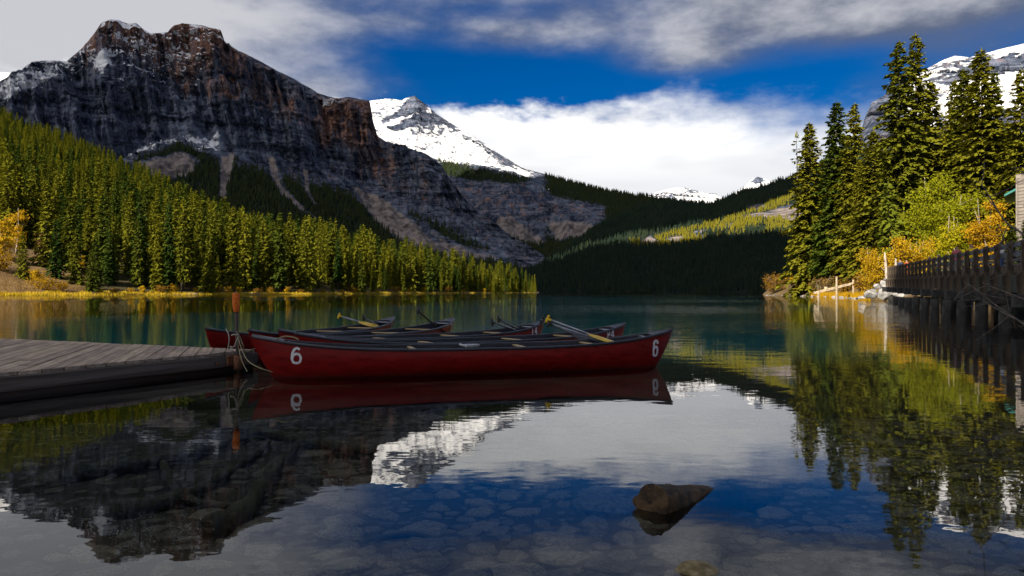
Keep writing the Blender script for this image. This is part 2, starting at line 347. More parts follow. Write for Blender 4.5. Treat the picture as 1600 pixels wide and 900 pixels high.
def mountain_fn(t):
    p = pos(t); snow, forest, scree = t.attr('snow'), t.attr('forest'), t.attr('scree'); warm = t.attr('warm')
    n = t.noise(t.vmul(p, (1, 1, 0.35)), 0.012, 8, 0.62); st = t.noise(t.vmul(p, (0.12, 0.12, 1.6)), 0.02, 6, 0.62)
    f = t.noise(p, 0.05, 5, 0.6); n4 = t.noise(t.vmul(p, (1, 1, 0.12)), 0.03, 6, 0.65)
    fine = t.noise(t.vmul(p, (1, 1, 0.5)), 0.07, 5, 0.7)
    lite = t.math('ADD', t.math('MULTIPLY', t.ramp(n, 0.42, 0.58), 0.34), t.math('MULTIPLY', t.ramp(n4, 0.43, 0.57), 0.30))
    lite = t.math('ADD', lite, t.math('ADD', t.math('MULTIPLY', t.ramp(st, 0.46, 0.54), 0.26), t.math('MULTIPLY', t.ramp(fine, 0.42, 0.60), 0.24)))
    c5 = t.noise(t.vmul(p, (1, 1, 0.16)), 0.020, 6, 0.6); c6 = t.noise(t.vmul(p, (0.2, 0.2, 1.3)), 0.016, 5, 0.6)
    crack = t.math('MULTIPLY', t.ramp(t.math('ABSOLUTE', t.math('SUBTRACT', c5, 0.5)), 0.0, 0.028, 0.25, 1), t.ramp(t.math('ABSOLUTE', t.math('SUBTRACT', c6, 0.5)), 0.0, 0.024, 0.35, 1))
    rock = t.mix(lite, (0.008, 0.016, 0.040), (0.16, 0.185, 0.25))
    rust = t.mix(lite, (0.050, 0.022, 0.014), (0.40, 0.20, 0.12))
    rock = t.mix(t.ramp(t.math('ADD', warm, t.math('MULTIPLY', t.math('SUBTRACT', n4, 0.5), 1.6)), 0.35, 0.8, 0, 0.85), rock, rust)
    rock = t.mix(1.0, rock, crack, 'MULTIPLY')
    sc_c = t.mix(t.ramp(n4, 0.40, 0.60), (0.11, 0.095, 0.092), (0.27, 0.225, 0.21))
    c = t.mix(t.ramp(t.math('ADD', scree, t.math('MULTIPLY', t.math('SUBTRACT', n4, 0.5), 0.9)), 0.35, 0.65), rock, sc_c)
    fc = t.mix(f, (0.006, 0.012, 0.012), (0.022, 0.032, 0.018))
    c = t.mix(t.ramp(t.math('ADD', forest, t.math('MULTIPLY', t.math('SUBTRACT', f, 0.5), 0.9)), 0.38, 0.62), c, fc)
    sn = t.math('ADD', snow, t.math('MULTIPLY', t.math('SUBTRACT', t.noise(t.vmul(p, (1, 1, 1.5)), 0.028, 7, 0.68), 0.5), 1.5))
    c = t.mix(t.ramp(sn, 0.46, 0.60), c, (0.80, 0.81, 0.84))
    hh = t.math('ADD', n4, t.math('MULTIPLY', st, 0.6))
    return bsdf(t, c, 0.9, hh, 0.8, 22, 0.1)
mat('mountain', mountain_fn)
def shade_cloud_fn(t, op=0.74):
    d = t.new('ShaderNodeBsdfDiffuse'); d.inputs[0].default_value = (0.85, 0.86, 0.88, 1); tr = t.new('ShaderNodeBsdfTransparent')
    m = t.new('ShaderNodeMixShader'); m.inputs[0].default_value = op; t.l.new(tr.outputs[0], m.inputs[1]); t.l.new(d.outputs[0], m.inputs[2]); return m.outputs[0]   # thin cloud: some sun comes through
mat('shade_cloud', shade_cloud_fn); mat('thick_shade_cloud', lambda t: shade_cloud_fn(t, 0.86))
M = MATS

# ------------------------------------------------------------------ lake
def grid_faces(nv, nu):
    a = (np.arange(nv-1)[:, None]*nu+np.arange(nu-1)[None]).ravel()
    return np.stack([a, a+1, a+nu+1, a+nu], 1)
BEDZ = interp([(-60, 3.0), (-8, 0.8), (0.2, 0.10), (1.6, -0.09), (3, -0.15), (5, -0.22), (8, -0.36), (12, -0.58), (16, -0.82), (25, -1.45), (40, -2.6), (70, -4.5), (120, -6.8), (20000, -9)])
def bed():
    xs = np.concatenate([np.linspace(-9500, -60, 12), np.linspace(-40, -9, 24), np.linspace(-8.8, 8.8, 150), np.linspace(9, 40, 24), np.linspace(60, 9500, 12)])
    ys = np.concatenate([np.linspace(-350, -20, 6), np.linspace(-10, 1, 12), np.linspace(1.1, 12, 130), np.linspace(12.5, 80, 60), np.linspace(100, 10600, 20)])
    X, Y = np.meshgrid(xs, ys); Z = BEDZ(Y); p = np.stack([X, Y, X*0], -1)
    w = np.clip((30-np.abs(X))/20, 0, 1)*np.clip((60-np.abs(Y))/40, 0, 1)
    Z = Z+w*(0.035*fbm(p*2.2, 4)+0.05*fbm(p*0.6, 3))
    o = link('lake_bed', mesh_from('lake_bed', np.stack([X, Y, Z], -1).reshape(-1, 3), grid_faces(len(ys), len(xs)), M['lake_bed'], True))
    return tag(o, kind='structure')
BED = bed()
wv = [(-9400, -40, 0), (9400, -40, 0), (9400, 10500, 0), (-9400, 10500, 0)]
WATER = tag(link('water', mesh_from('water', wv, [(0, 1, 2, 3)], M['water'])), kind='structure')

# ------------------------------------------------------------------ mountains and hills
def soft_poly(px, py, poly, soft):
    """signed softness: 1 well inside a polygon of photo points, 0 outside"""
    poly = np.array(poly, float); inside = np.zeros(px.shape, bool); dist = np.full(px.shape, 1e9)
    for i in range(len(poly)):
        a, b = poly[i-1], poly[i]
        c = (a[1] > py) != (b[1] > py)
        with np.errstate(divide='ignore', invalid='ignore'): inside ^= c & (px < (b[0]-a[0])*(py-a[1])/(b[1]-a[1]+1e-12)+a[0])
        d = b-a; u = np.clip(((px-a[0])*d[0]+(py-a[1])*d[1])/(d@d+1e-9), 0, 1)
        dist = np.minimum(dist, np.hypot(px-a[0]-u*d[0], py-a[1]-u*d[1]))
    return np.clip(0.5+np.where(inside, dist, -dist)/(2*soft), 0, 1)

def loft(name, x0, x1, nu, guides, rows, disp, attrs, back=(500, 300)):
    """a mountain side lofted through guide lines (photo row, distance) from the skyline down to its foot, with a real back slope"""
    px = np.linspace(x0, x1, nu); ys, ds = [], []
    G = [(interp(a)(px), interp(b)(px)) for a, b in guides]
    y0, d0 = G[0]; zs = (HOR-y0)/F*d0
    yb = HOR-(np.maximum(zs-back[1], 5))/(d0+back[0])*F
    for k in range(8): u = k/8; ys.append(yb*(1-u)+y0*u); ds.append((d0+back[0])*(1-u)+d0*u)
    for (ya, da), (yb_, db), n in zip(G[:-1], G[1:], rows):
        for k in range(n): u = k/n; ys.append(ya*(1-u)+yb_*u); ds.append(da*(1-u)+db*u)
    ys.append(G[-1][0]); ds.append(G[-1][1])
    PY, D = np.array(ys), np.array(ds); PX = np.broadcast_to(px, PY.shape)
    X = (PX-800)/F*D; Z = CAMH+(HOR-PY)/F*D
    p = np.stack([X, D, Z], -1)
    fade = np.ones(PY.shape); fade[:9] = np.linspace(0.5, 0.12, 9)[:, None]; 
    for k in range(12): fade[9+k] = np.minimum(1, 0.12+k*0.08)
    r, dz = disp(p, PX, PY)
    dirn = np.stack([X, D], -1)/np.hypot(X, D)[..., None]
    q = p.copy(); q[..., :2] -= dirn*(r*fade)[..., None]; q[..., 2] += dz*np.maximum(fade, 0.25)
    # slope
    du = np.gradient(q, axis=1); dv = np.gradient(q, axis=0); nr = np.cross(du, dv); nr /= np.linalg.norm(nr, axis=-1, keepdims=True)+1e-9
    nz = np.abs(nr[..., 2])
    at = attrs(q, PX, PY, nz)
    me = mesh_from(name, q.reshape(-1, 3), grid_faces(*PY.shape)[:, ::-1], M['mountain'], False)
    for k in ('snow', 'forest', 'scree', 'warm'):
        a = me.attributes.new(k, 'FLOAT', 'POINT'); a.data.foreach_set('value', np.broadcast_to(at.get(k, 0.0), PY.shape).astype(np.float32).ravel())
    o = tag(link(name, me), kind='structure')
    return o, q, {k: np.broadcast_to(v, PY.shape) for k, v in at.items()}, PX, PY

A_sky = [(-300, 190), (-60, 160), (0, 128), (30, 112), (50, 98), (75, 95), (104, 96), (128, 76), (150, 50), (158, 38), (172, 32), (188, 33), (200, 38), (213, 37), (222, 45), (235, 53), (262, 50), (272, 39),
         (285, 36), (310, 39), (345, 48), (351, 66), (372, 80), (410, 98), (450, 120), (480, 135), (500, 147), (520, 153), (545, 152), (578, 158), (583, 190), (590, 213), (605, 222), (640, 233),
         (670, 243), (690, 258), (705, 285), (722, 305), (745, 330), (775, 350), (800, 370), (870, 410)]
A_sd = [(-300, 2250), (0, 2450), (180, 2700), (345, 2850), (580, 3050), (600, 2990), (700, 2900), (870, 2600)]
A_mid = [(-300, 262), (0, 240), (100, 252), (180, 250), (230, 222), (290, 212), (350, 225), (430, 246), (500, 262), (560, 282), (640, 306), (700, 330), (760, 365), (800, 388), (870, 420)]
A_md = [(-300, 2050), (0, 2200), (180, 2430), (345, 2580), (580, 2830), (700, 2760), (870, 2520)]
A_tal = [(-300, 330), (200, 320), (350, 330), (450, 345), (560, 380), (680, 402), (760, 412), (870, 435)]
A_td = [(-300, 1750), (0, 1850), (180, 2080), (345, 2200), (580, 2420), (700, 2420), (870, 2300)]
A_bd = [(-300, 1350), (0, 1450), (345, 1700), (580, 1900), (700, 1950), (870, 1950)]
def dispA(p, PX, PY):
    x, y, z = p[..., 0], p[..., 1], p[..., 2]; along = x*0.8+y*0.6
    steep = np.clip((A_midf(PX)-PY)/60+0.4, 0.15, 1)
    w = 40*fbm(np.stack([along/300, z/300, y*0+3], -1), 3)
    gul = fbm(np.stack([(along+w)/170, z/900, y*0], -1), 5, 0.55, True)          # buttresses and gullies
    gul2 = fbm(np.stack([(along+w)/55, z/260, y*0+9], -1), 4, 0.55, True)
    zz = z+14*fbm(np.stack([along/220, z*0, y*0+5], -1), 3)+0.05*along
    led = ((zz/62) % 1.0); led = np.where(led < 0.8, led/0.8, (1-led)/0.2)          # bedding ledges
    led2 = ((zz/23+0.3) % 1.0)
    pat = np.clip(0.5+1.3*fbm(np.stack([along/500, z/350, y*0+7], -1), 3), 0.05, 1)
    gul3 = fbm(np.stack([(along+w*.5)/24, z/150, y*0+21], -1), 3, 0.55, True)
    r = steep*(120*gul+58*gul2+34*gul3-pat*(26*led+11*led2))+24*fbm(p/30, 4)
    dz = 7*fbm(np.stack([along/28, z/40, y*0], -1), 4)
    return r, dz
A_midf = interp(A_mid)
def attrA(q, PX, PY, nz):
    z = q[..., 2]; n = fbm(q/180, 4)
    def poly(pts, s): return soft_poly(PX, PY, pts, s)
    high = np.clip((185-PY)/100, 0, 1)*np.clip((420-PX)/120, 0.15, 1)
    snow = high*np.clip((nz-0.42)*2.4, 0, 0.55)+0.09
    for pts, s, k in (([(0, 132), (30, 118), (75, 106), (110, 104), (95, 125), (60, 150), (20, 165), (-80, 175)], 12, 0.60), ([(140, 88), (165, 82), (192, 90), (175, 112), (160, 130), (140, 112)], 10, 0.70),
                      ([(140, 60), (200, 62), (240, 68), (232, 80), (190, 78), (150, 70)], 6, 0.45), ([(330, 62), (352, 66), (380, 84), (355, 80)], 4, 0.7), ([(270, 45), (300, 39), (290, 46), (265, 52)], 3, 0.6),
                      ([(285, 66), (310, 60), (300, 74), (270, 86)], 5, 0.35), ([(190, 245), (235, 222), (290, 209), (345, 214), (352, 238), (320, 240), (300, 226), (262, 226), (205, 246)], 10, 0.64),
                      ([(500, 150), (545, 156), (530, 166), (505, 172)], 5, 0.55), ([(440, 116), (470, 128), (462, 130)], 3, 0.5)):
        snow = np.maximum(snow, poly(pts, s)*k)
    forest = np.clip((PY-A_midf(PX)-4)/42, 0, 1)*0.92
    forest = np.maximum(forest, poly([(190, 262), (240, 240), (285, 226), (310, 236), (340, 246), (310, 250), (285, 240), (245, 252), (215, 262)], 5)*0.9)
    scree = 0.0*z
    for pts, s, k in (([(205, 262), (240, 248), (285, 238), (308, 252), (300, 272), (250, 285), (215, 280)], 7, 0.85), ([(345, 246), (366, 240), (360, 275), (352, 310), (344, 305)], 5, 0.95),
                      ([(418, 246), (430, 250), (440, 290), (470, 320), (500, 345), (470, 330), (436, 300), (424, 275)], 5, 0.85), ([(472, 262), (482, 268), (484, 300), (500, 335), (478, 300)], 4, 0.8),
                      ([(548, 290), (575, 300), (610, 318), (650, 350), (690, 385), (720, 405), (640, 385), (585, 345)], 9, 0.9), ([(660, 350), (720, 385), (800, 410), (700, 400)], 8, 0.7)):
        m = poly(pts, s); scree = np.maximum(scree, m*k); forest = forest*(1-m)
    cl = poly([(480, 230), (545, 225), (600, 225), (690, 262), (720, 320), (690, 345), (620, 320), (540, 285)], 10); forest *= 1-0.8*cl
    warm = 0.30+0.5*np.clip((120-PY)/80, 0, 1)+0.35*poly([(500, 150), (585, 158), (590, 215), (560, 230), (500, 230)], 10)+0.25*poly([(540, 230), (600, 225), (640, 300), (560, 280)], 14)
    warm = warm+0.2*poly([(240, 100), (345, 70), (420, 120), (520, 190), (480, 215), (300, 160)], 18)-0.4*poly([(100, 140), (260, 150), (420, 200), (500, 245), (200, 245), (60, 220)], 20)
    return dict(snow=snow, forest=np.clip(forest, 0, 1), scree=scree, warm=warm)
ONE = [(-1000, HOR+3), (4000, HOR+3)]
hillA = loft('mountain', -300, 870, 760, [(A_sky, A_sd), (A_mid, A_md), (A_tal, A_td), (ONE, A_bd)], (150, 60, 30), dispA, attrA, (700, 500))

B_sky = [(440, 190), (520, 172), (583, 157), (600, 154), (628, 156), (640, 151), (648, 149), (656, 156), (668, 165), (682, 178), (700, 190), (740, 213), (780, 240), (815, 262), (850, 272), (900, 287), (960, 301), (1010, 307), (1100, 322), (1220, 345)]
B_sd = [(440, 4300), (700, 4200), (850, 3900), (1010, 3500), (1220, 3200)]
B_mid = [(440, 250), (583, 222), (640, 240), (690, 262), (760, 266), (815, 282), (880, 310), (940, 330), (1010, 340), (1220, 375)]
B_md = [(440, 3800), (700, 3650), (850, 3450), (1010, 3150), (1220, 2900)]
B_foot = [(440, 330), (690, 330), (760, 350), (800, 372), (860, 384), (930, 352), (1000, 372), (1220, 400)]
B_fd = [(440, 3300), (700, 3250), (850, 3150), (1010, 2900), (1220, 2600)]
B_bd = [(440, 2300), (700, 2300), (1010, 2200), (1220, 2000)]
B_midf = interp(B_mid)
def dispB(p, PX, PY):
    x, y, z = p[..., 0], p[..., 1], p[..., 2]
    below = np.clip((PY-B_midf(PX))/12, 0, 1)*np.clip((960-PX)/60, 0, 1)
    gul = fbm(np.stack([x/150, z/700, y*0+2], -1), 5, 0.55, True); g2 = fbm(p/np.array([90, 200, 90]), 5, 0.55, True)
    return below*(80*gul+20*g2)+(1-below)*(38*g2)+9*fbm(p/35, 4), 9*fbm(p/60, 5)
def attrB(q, PX, PY, nz):
    def poly(pts, s): return soft_poly(PX, PY, pts, s)
    up = np.clip((B_midf(PX)+4-PY)/16, 0, 1)*np.clip((865-PX)/50, 0, 1)
    snow = up*(0.66+0.35*fbm(q/np.array([220, 220, 120]), 4))
    for pts, s, k in (([(622, 178), (636, 158), (648, 148), (668, 165), (662, 174), (640, 178), (600, 190)], 5, 0.75), ([(606, 200), (650, 184), (672, 178), (690, 186), (685, 196), (655, 192), (618, 204)], 4, 0.6),
                      ([(700, 190), (815, 262), (790, 258), (740, 226), (705, 206)], 6, 0.33)):
        snow = snow-poly(pts, s)*k
    snow = np.maximum(snow, 0.34*poly([(690, 258), (760, 262), (900, 292), (960, 312), (870, 310), (760, 280)], 10))
    forest = np.clip((PX-830)/40, 0, 1)*0.95*(1-up)+0.9*poly([(686, 252), (760, 266), (830, 282), (800, 292), (740, 285), (690, 275)], 7)
    forest = np.maximum(forest, np.clip((PY-362)/26, 0, 1)*0.95)
    scree = 0*q[..., 2]
    for pts, s, k in (([(780, 342), (800, 340), (850, 378), (838, 384), (800, 372), (770, 352)], 6, 0.95), ([(850, 345), (900, 345), (935, 352), (910, 372), (870, 378)], 8, 0.75), ([(940, 390), (958, 392), (945, 405), (935, 403)], 3, 0.8)):
        m = poly(pts, s); scree = np.maximum(scree, m*k); forest = forest*(1-m)
    cliff = poly([(690, 285), (760, 285), (830, 300), (950, 322), (945, 350), (850, 350), (770, 340), (700, 330)], 10); forest = forest*(1-0.9*cliff)
    return dict(snow=snow, forest=np.clip(forest, 0, 1), scree=scree, warm=0.26+0.14*cliff)
hillB = loft('mountain', 440, 1220, 520, [(B_sky, B_sd), (B_mid, B_md), (B_foot, B_fd), (ONE, B_bd)], (70, 80, 50), dispB, attrB, (800, 500))

C_sky = [(780, 440), (830, 425), (880, 392), (940, 350), (1000, 322), (1050, 314), (1090, 317), (1115, 318), (1135, 310), (1160, 299), (1200, 289), (1235, 277), (1290, 250), (1340, 222), (1420, 215), (1700, 205)]
C_sd = [(780, 1700), (880, 2300), (1000, 2900), (1235, 2900), (1340, 2300), (1700, 1800)]
C_mid = [(780, 448), (880, 420), (960, 388), (1000, 374), (1100, 366), (1230, 352), (1340, 330), (1700, 330)]
C_md = [(780, 1500), (880, 1850), (1000, 2150), (1235, 2100), (1340, 1600), (1700, 1300)]
C_bd = [(780, 1250), (880, 1300), (1000, 1350), (1100, 1300), (1200, 1100), (1300, 800), (1700, 600)]
def dispC(p, PX, PY):
    g = fbm(p/np.array([220, 400, 200]), 5, 0.5, True); return 38*g+12*fbm(p/60, 4), 8*fbm(p/120, 4)
def attrC(q, PX, PY, nz):
    n = fbm(q/np.array([70, 110, 16]), 4)
    sc_ = np.zeros(PX.shape)
    for pts in ([(1000, 378), (1016, 370), (1030, 378)], [(1042, 372), (1070, 366), (1060, 376)], [(1075, 366), (1104, 360), (1098, 370)], [(1106, 358), (1150, 347), (1142, 356)], [(1160, 340), (1205, 330), (1260, 318), (1260, 352), (1210, 342)], [(1168, 326), (1196, 322), (1190, 332)]):
        sc_ = np.maximum(sc_, soft_poly(PX, PY, pts, 5))
    sc_ = sc_*np.clip(0.85+0.9*n, 0, 1)
    return dict(snow=-1.0, forest=np.clip(0.98-sc_*1.4, 0, 1), scree=sc_, warm=0.4)
hillC = loft('hill', 780, 1700, 420, [(C_sky, C_sd), (C_mid, C_md), (ONE, C_bd)], (70, 60), dispC, attrC, (500, 200))

def snowy(k):
    def fn(q, PX, PY, nz):
        x, z = q[..., 0], q[..., 2]; n = fbm(q/np.array([260, 260, 60])*k, 4)
        return dict(snow=0.26+0.85*n+0.5*(nz-0.5), forest=0.0, scree=0.0, warm=0.2)
    return fn
def dispS(a, s):
    def fn(p, PX, PY):
        g = fbm(p/np.array([s, s, s*0.8]), 5, 0.55, True)
        led = (((p[..., 2]+0.10*p[..., 0]+30*fbm(p/400, 2))/(s*0.35)) % 1.0)
        return a*g-0.5*a*led, 0.12*a*fbm(p/(s*0.3), 4)
    return fn
D1 = [(970, 318), (1010, 306), (1030, 299), (1050, 294), (1068, 293), (1085, 297), (1105, 302), (1118, 302), (1130, 309), (1160, 318)]
D2 = [(1110, 322), (1150, 301), (1165, 290), (1176, 279), (1184, 276), (1196, 280), (1215, 284), (1240, 295), (1280, 310)]
loft('mountain', 970, 1160, 150, [(D1, [(900, 9000), (1300, 9000)]), ([(900, 335), (1300, 335)], [(900, 8300), (1300, 8300)]), (ONE, [(900, 7000), (1300, 7000)])], (50, 10), dispS(120, 420), snowy(0.5), (900, 300))
loft('mountain', 1110, 1280, 130, [(D2, [(900, 7500), (1300, 7500)]), ([(900, 335), (1300, 335)], [(900, 6900), (1300, 6900)]), (ONE, [(900, 6000), (1300, 6000)])], (50, 10), dispS(90, 380), lambda q, PX, PY, nz: {**snowy(0.5)(q, PX, PY, nz), 'snow': 0.75+0.4*fbm(q/200, 3)-0.7*soft_poly(PX, PY, [(1172, 284), (1184, 275), (1194, 281), (1180, 288)], 3)}, (900, 300))
G_ = [(-250, 100), (0, 113), (25, 114), (45, 121), (90, 140)]
loft('mountain', -250, 90, 90, [(G_, [(-300, 3700), (100, 3700)]), ([(-300, 200), (100, 200)], [(-300, 3400), (100, 3400)]), (ONE, [(-300, 2600), (100, 2600)])], (40, 8), dispS(40, 300), lambda q, PX, PY, nz: dict(snow=0.95), (600, 300))
E_sky = [(1290, 290), (1335, 232), (1345, 205), (1352, 182), (1362, 160), (1400, 138), (1450, 107), (1475, 93), (1492, 87), (1515, 90), (1560, 78), (1600, 68), (1700, 48), (1900, 20)]
E_d = [(1290, 2300), (1450, 2500), (1900, 2300)]
def attrE(q, PX, PY, nz):
    n = fbm(q/np.array([240, 240, 45]), 5)
    band = soft_poly(PX, PY, [(1460, 128), (1530, 108), (1600, 84), (1700, 66), (1700, 92), (1600, 104), (1540, 122), (1480, 140)], 8)
    low = np.clip((PY-185)/30, 0, 1); west = soft_poly(PX, PY, [(1340, 150), (1400, 135), (1420, 160), (1380, 260), (1330, 260)], 8)
    return dict(snow=0.70+0.7*n-0.48*band-0.9*low-0.9*west, forest=np.clip((PY-215)/40, 0, 0.9), scree=0.3*band, warm=0.3)
hillE = loft('mountain', 1290, 1900, 330, [(E_sky, E_d), ([(1290, 320), (1400, 230), (1900, 190)], [(1200, 2050), (1900, 1950)]), (ONE, [(1200, 1400), (1900, 1200)])], (100, 40), dispS(45, 260), attrE, (700, 500))

# ------------------------------------------------------------------ unseen clouds added sunward, outlines drawn to shade massif, valley and near water
def shade_cloud(name, poly, z, step, thick, matn='shade_cloud'):
    poly = np.array(poly, float); lo, hi = poly.min(0)-step*3, poly.max(0)+step*3
    xs, ys = np.arange(lo[0], hi[0], step), np.arange(lo[1], hi[1], step); X, Y = np.meshgrid(xs, ys)
    nz = fbm(np.stack([X/(step*6), Y/(step*6), X*0], -1), 4)*step*2.2
    s = soft_poly(X+nz, Y+nz[::-1, ::-1]*0.6, poly, step*2.0)
    keep = s > 0.42; hgt = np.sqrt(np.clip(s-0.42, 0, 1)/0.58)*thick*(0.7+0.5*fbm(np.stack([X/(step*3), Y/(step*3), X*0+4], -1), 4))
    idx = np.full(X.shape, -1); idx[keep] = np.arange(keep.sum()); n = keep.sum()
    v = np.concatenate([np.stack([X[keep], Y[keep], z+hgt[keep]+1], 1), np.stack([X[keep], Y[keep], z-hgt[keep]*0.3-1], 1)])
    q = np.stack([idx[:-1, :-1], idx[:-1, 1:], idx[1:, 1:], idx[1:, :-1]], -1).reshape(-1, 4); q = q[(q >= 0).all(1)]
    e = {}
    for f in q:
        for k in range(4): a, b = f[k], f[(k+1) % 4]; e[(a, b)] = 1
    side = np.array([(b, a, a+n, b+n) for a, b in e if (b, a) not in e])
    o = link(name, mesh_from(name, v, np.concatenate([q, q[:, ::-1]+n, side]), M[matn], True))
    return tag(o, kind='structure')
def above(pts): return [(x+k*(0.425+SUN.x/SUN.z), y+k*(1.309+SUN.y/SUN.z)) for x, y, k in pts]
shade_cloud('shade_cloud', above(((-3600, -500, 2200), (-3400, 720, 1700), (-2100, 780, 1650), (-1350, 860, 1800), (-950, 950, 1950), (-760, 1150, 2000), (-580, 1520, 2030), (0, 1400, 2100), (100, 300, 2200), (180, -180, 2250), (0, -420, 2270), (-440, -770, 2390), (-770, -1010, 2450),
      (-900, -1120, 2470), (-1250, -1350, 2550), (-1500, -1150, 2450), (-1831, -1100, 2390), (-2400, -900, 2230))), 2600, 40, 220)
shade_cloud('shade_cloud', above([(x, y, 2480) for x, y in ((-760, -1180), (-540, -1240), (-370, -1400), (-100, -1400), (200, -1700), (-100, -2150), (-800, -2340), (-1160, -2230), (-1210, -1420), (-900, -1180))]), 2600, 30, 180, 'thick_shade_cloud')
sx, sy = SUN.x/SUN.z*500, SUN.y/SUN.z*500
shade_cloud('shade_cloud', [(x+sx, y+sy) for x, y in ((-60, -60), (-34, 30), (2, 62), (24, 60), (31, 68), (40, 60), (46, 30), (40, -40))], 500, 5, 30, 'thick_shade_cloud')  # low cloud added out of view, outline fitted to darken foreground and bridge

# ------------------------------------------------------------------ trees
def conifer(seed, H, Rm, whorls, nbr, nspray, spray, droop=0.25, bare=0.10, sparse=0.0, pw=0.85, dead=False):
    """crown of drooping sprays on whorled branches, and a tapered trunk with limbs; base at the origin"""
    g = np.random.default_rng(seed); V = []; Fc = []
    tb = MB()
    bend = g.uniform(-0.01, 0.01, 2)*H
    def ax(z): return np.array((bend[0]*(z/H)**2, bend[1]*(z/H)**2, z))
    zs = np.linspace(0, H*0.985, 9); tb.tube([ax(z) for z in zs], [max(0.012*H*(1-z/H)**0.9, 0.02) for z in zs], 7)
    n = 0; phase = g.uniform(0, 6)
    lop = g.uniform(0, 6.28)
    for i in range(whorls):
        t = bare+(1-bare)*(max(i+g.uniform(-.3, .3), 0)/whorls)**0.92; t = min(max(t, bare*0.8), 0.995)
        z0 = t*H; r0 = Rm*(1-t)**pw*(0.62+0.38*min(1, (t-bare+0.06)/0.16))+0.010*H*(1-t)**.5+0.12
        r0 *= 0.86+0.22*math.sin(i*1.7+seed)
        k = max(3, int(nbr*(0.55+0.45*(1-t))+g.uniform(0, 1)))
        for b in range(k):
            if g.uniform() < sparse: continue
            a = phase+i*2.4+6.283*b/k+g.uniform(-.35, .35); L = r0*g.uniform(0.62, 1.18)*(1+0.12*math.cos(a-lop))
            up = 0.55*t-0.10-droop*(1-t); c, s = math.cos(a), math.sin(a); base = ax(z0)
            m = max(2, int(nspray*(L/Rm)**0.7+0.5))
            if L > 0.12*Rm and i % 2 == 0 and b % 2 == 0: tb.tube([base, base+np.array((c*L*.5, s*L*.5, L*.5*up)), base+np.array((c*L*.92, s*L*.92, L*.92*up-0.16*L*.8))], [0.012*L+.01, 0.009*L+.008, 0.004], 3, False)
            for j in range(m):
                u = (j+g.uniform(.2, 1))/m; u = 0.12+0.88*u
                pz = L*u*up-0.18*L*u*u+0.04*L*g.uniform(-1, 1)
                p = base+np.array((c*L*u, s*L*u, pz))
                for sd in (-1, 1):
                    aa = a+sd*g.uniform(0.25, 1.05); l = spray*g.uniform(0.7, 1.3)*(0.72+0.45*(L/Rm)); w = l*g.uniform(0.20, 0.34)
                    dz = -g.uniform(0.15, 1.05)*l+0.35*t*l; d = np.array((math.cos(aa)*l, math.sin(aa)*l, dz))
                    q = np.array((-math.sin(aa)*w, math.cos(aa)*w, g.uniform(-.9, .9)*w))
                    V += [p-d*0.15, p+d*0.40+q, p+d, p+d*0.40-q+np.array((0, 0, -0.12*l))]; Fc.append((n, n+1, n+2, n+3)); n += 4
    p = ax(H*0.97); 
    for a in (0, 2.1, 4.2): V += [p, p+np.array((math.cos(a)*.012*H, math.sin(a)*.012*H, .006*H)), p+np.array((0, 0, .04*H)), p+np.array((math.cos(a+1)*.01*H, math.sin(a+1)*.01*H, 0))]; Fc.append((n, n+1, n+2, n+3)); n += 4
    return np.array(V), np.array(Fc), tb
def tree_meshes(name, lm, bark='bark', **kw):
    v, f, tb = conifer(**kw); return mesh_from('crown', v, f, M[lm]), tb.mesh('trunk', M[bark], True)
def place_tree(name, meshes, label, cat, loc, h_ratio, w_ratio, rz, group=None, tilt=(0, 0)):
    o = link(name, None, None, loc, (tilt[0], tilt[1], rz), (w_ratio, w_ratio, h_ratio)); o.empty_display_size = 0.5
    tag(o, label, cat, group); link('trunk', meshes[1], o); c = link('crown', meshes[0], o); return o, c

# --- left shore land
SH = interp([(-400, 150), (-200, 165), (0, 195), (200, 235), (480, 300), (600, 400), (700, 520), (780, 700), (820, 860), (836, 1000), (842, 1010)])
SL = interp([(-400, .28), (0, .265), (130, .225), (240, .185), (330, .14), (400, .11), (480, .095), (600, .08), (700, .035), (800, .02), (842, .012)])
DM = interp([(-400, 1250), (0, 1150), (130, 950), (240, 800), (330, 560), (400, 420), (480, 290), (600, 190), (700, 140), (800, 90), (838, 40), (842, 18)])
def gz(px, d):
    s = SL(px); d = np.asarray(d, float)
    n = fbm(np.stack([np.asarray(px)*0.02+0*d, d*0.012, 0*d+0*np.asarray(px)], -1), 3)
    return s*(d-10*(1-np.exp(-d/10)))+0.55*(1-np.exp(-d/3))+n*np.minimum(d*0.03, 8)
def left_land():
    px = np.concatenate([np.linspace(-400, 780, 180), np.linspace(785, 842, 30)]); u = np.linspace(0, 1, 70)**1.8
    PX, U = np.meshgrid(px, u); d = U*DM(PX); D = SH(PX)+d; Z = gz(PX, d); 
    D = D+np.where(U < .02, 1.2*fbm(np.stack([PX*.09, PX*0, PX*0], -1), 3), 0)
    Z[0] = -1.2; Z[-1] -= 40; 
    me = mesh_from('left_shore', np.stack([(PX-800)/F*D, D, Z], -1).reshape(-1, 3), grid_faces(*PX.shape), M['shore_ground'], True)
    mead = np.clip((150-PX)/50, 0, 1)*np.clip((80-d)/20, 0, 1); mead = np.maximum(mead, np.clip((6-d)/4, 0, 1))
    a = me.attributes.new('meadow', 'FLOAT', 'POINT'); a.data.foreach_set('value', mead.astype(np.float32).ravel())
    tag(link('shore', me), kind='structure')
left_land()
def lpos(px, d): D = float(SH(px)+d); return ((px-800)/F*D, D, float(gz(px, d))-0.1)

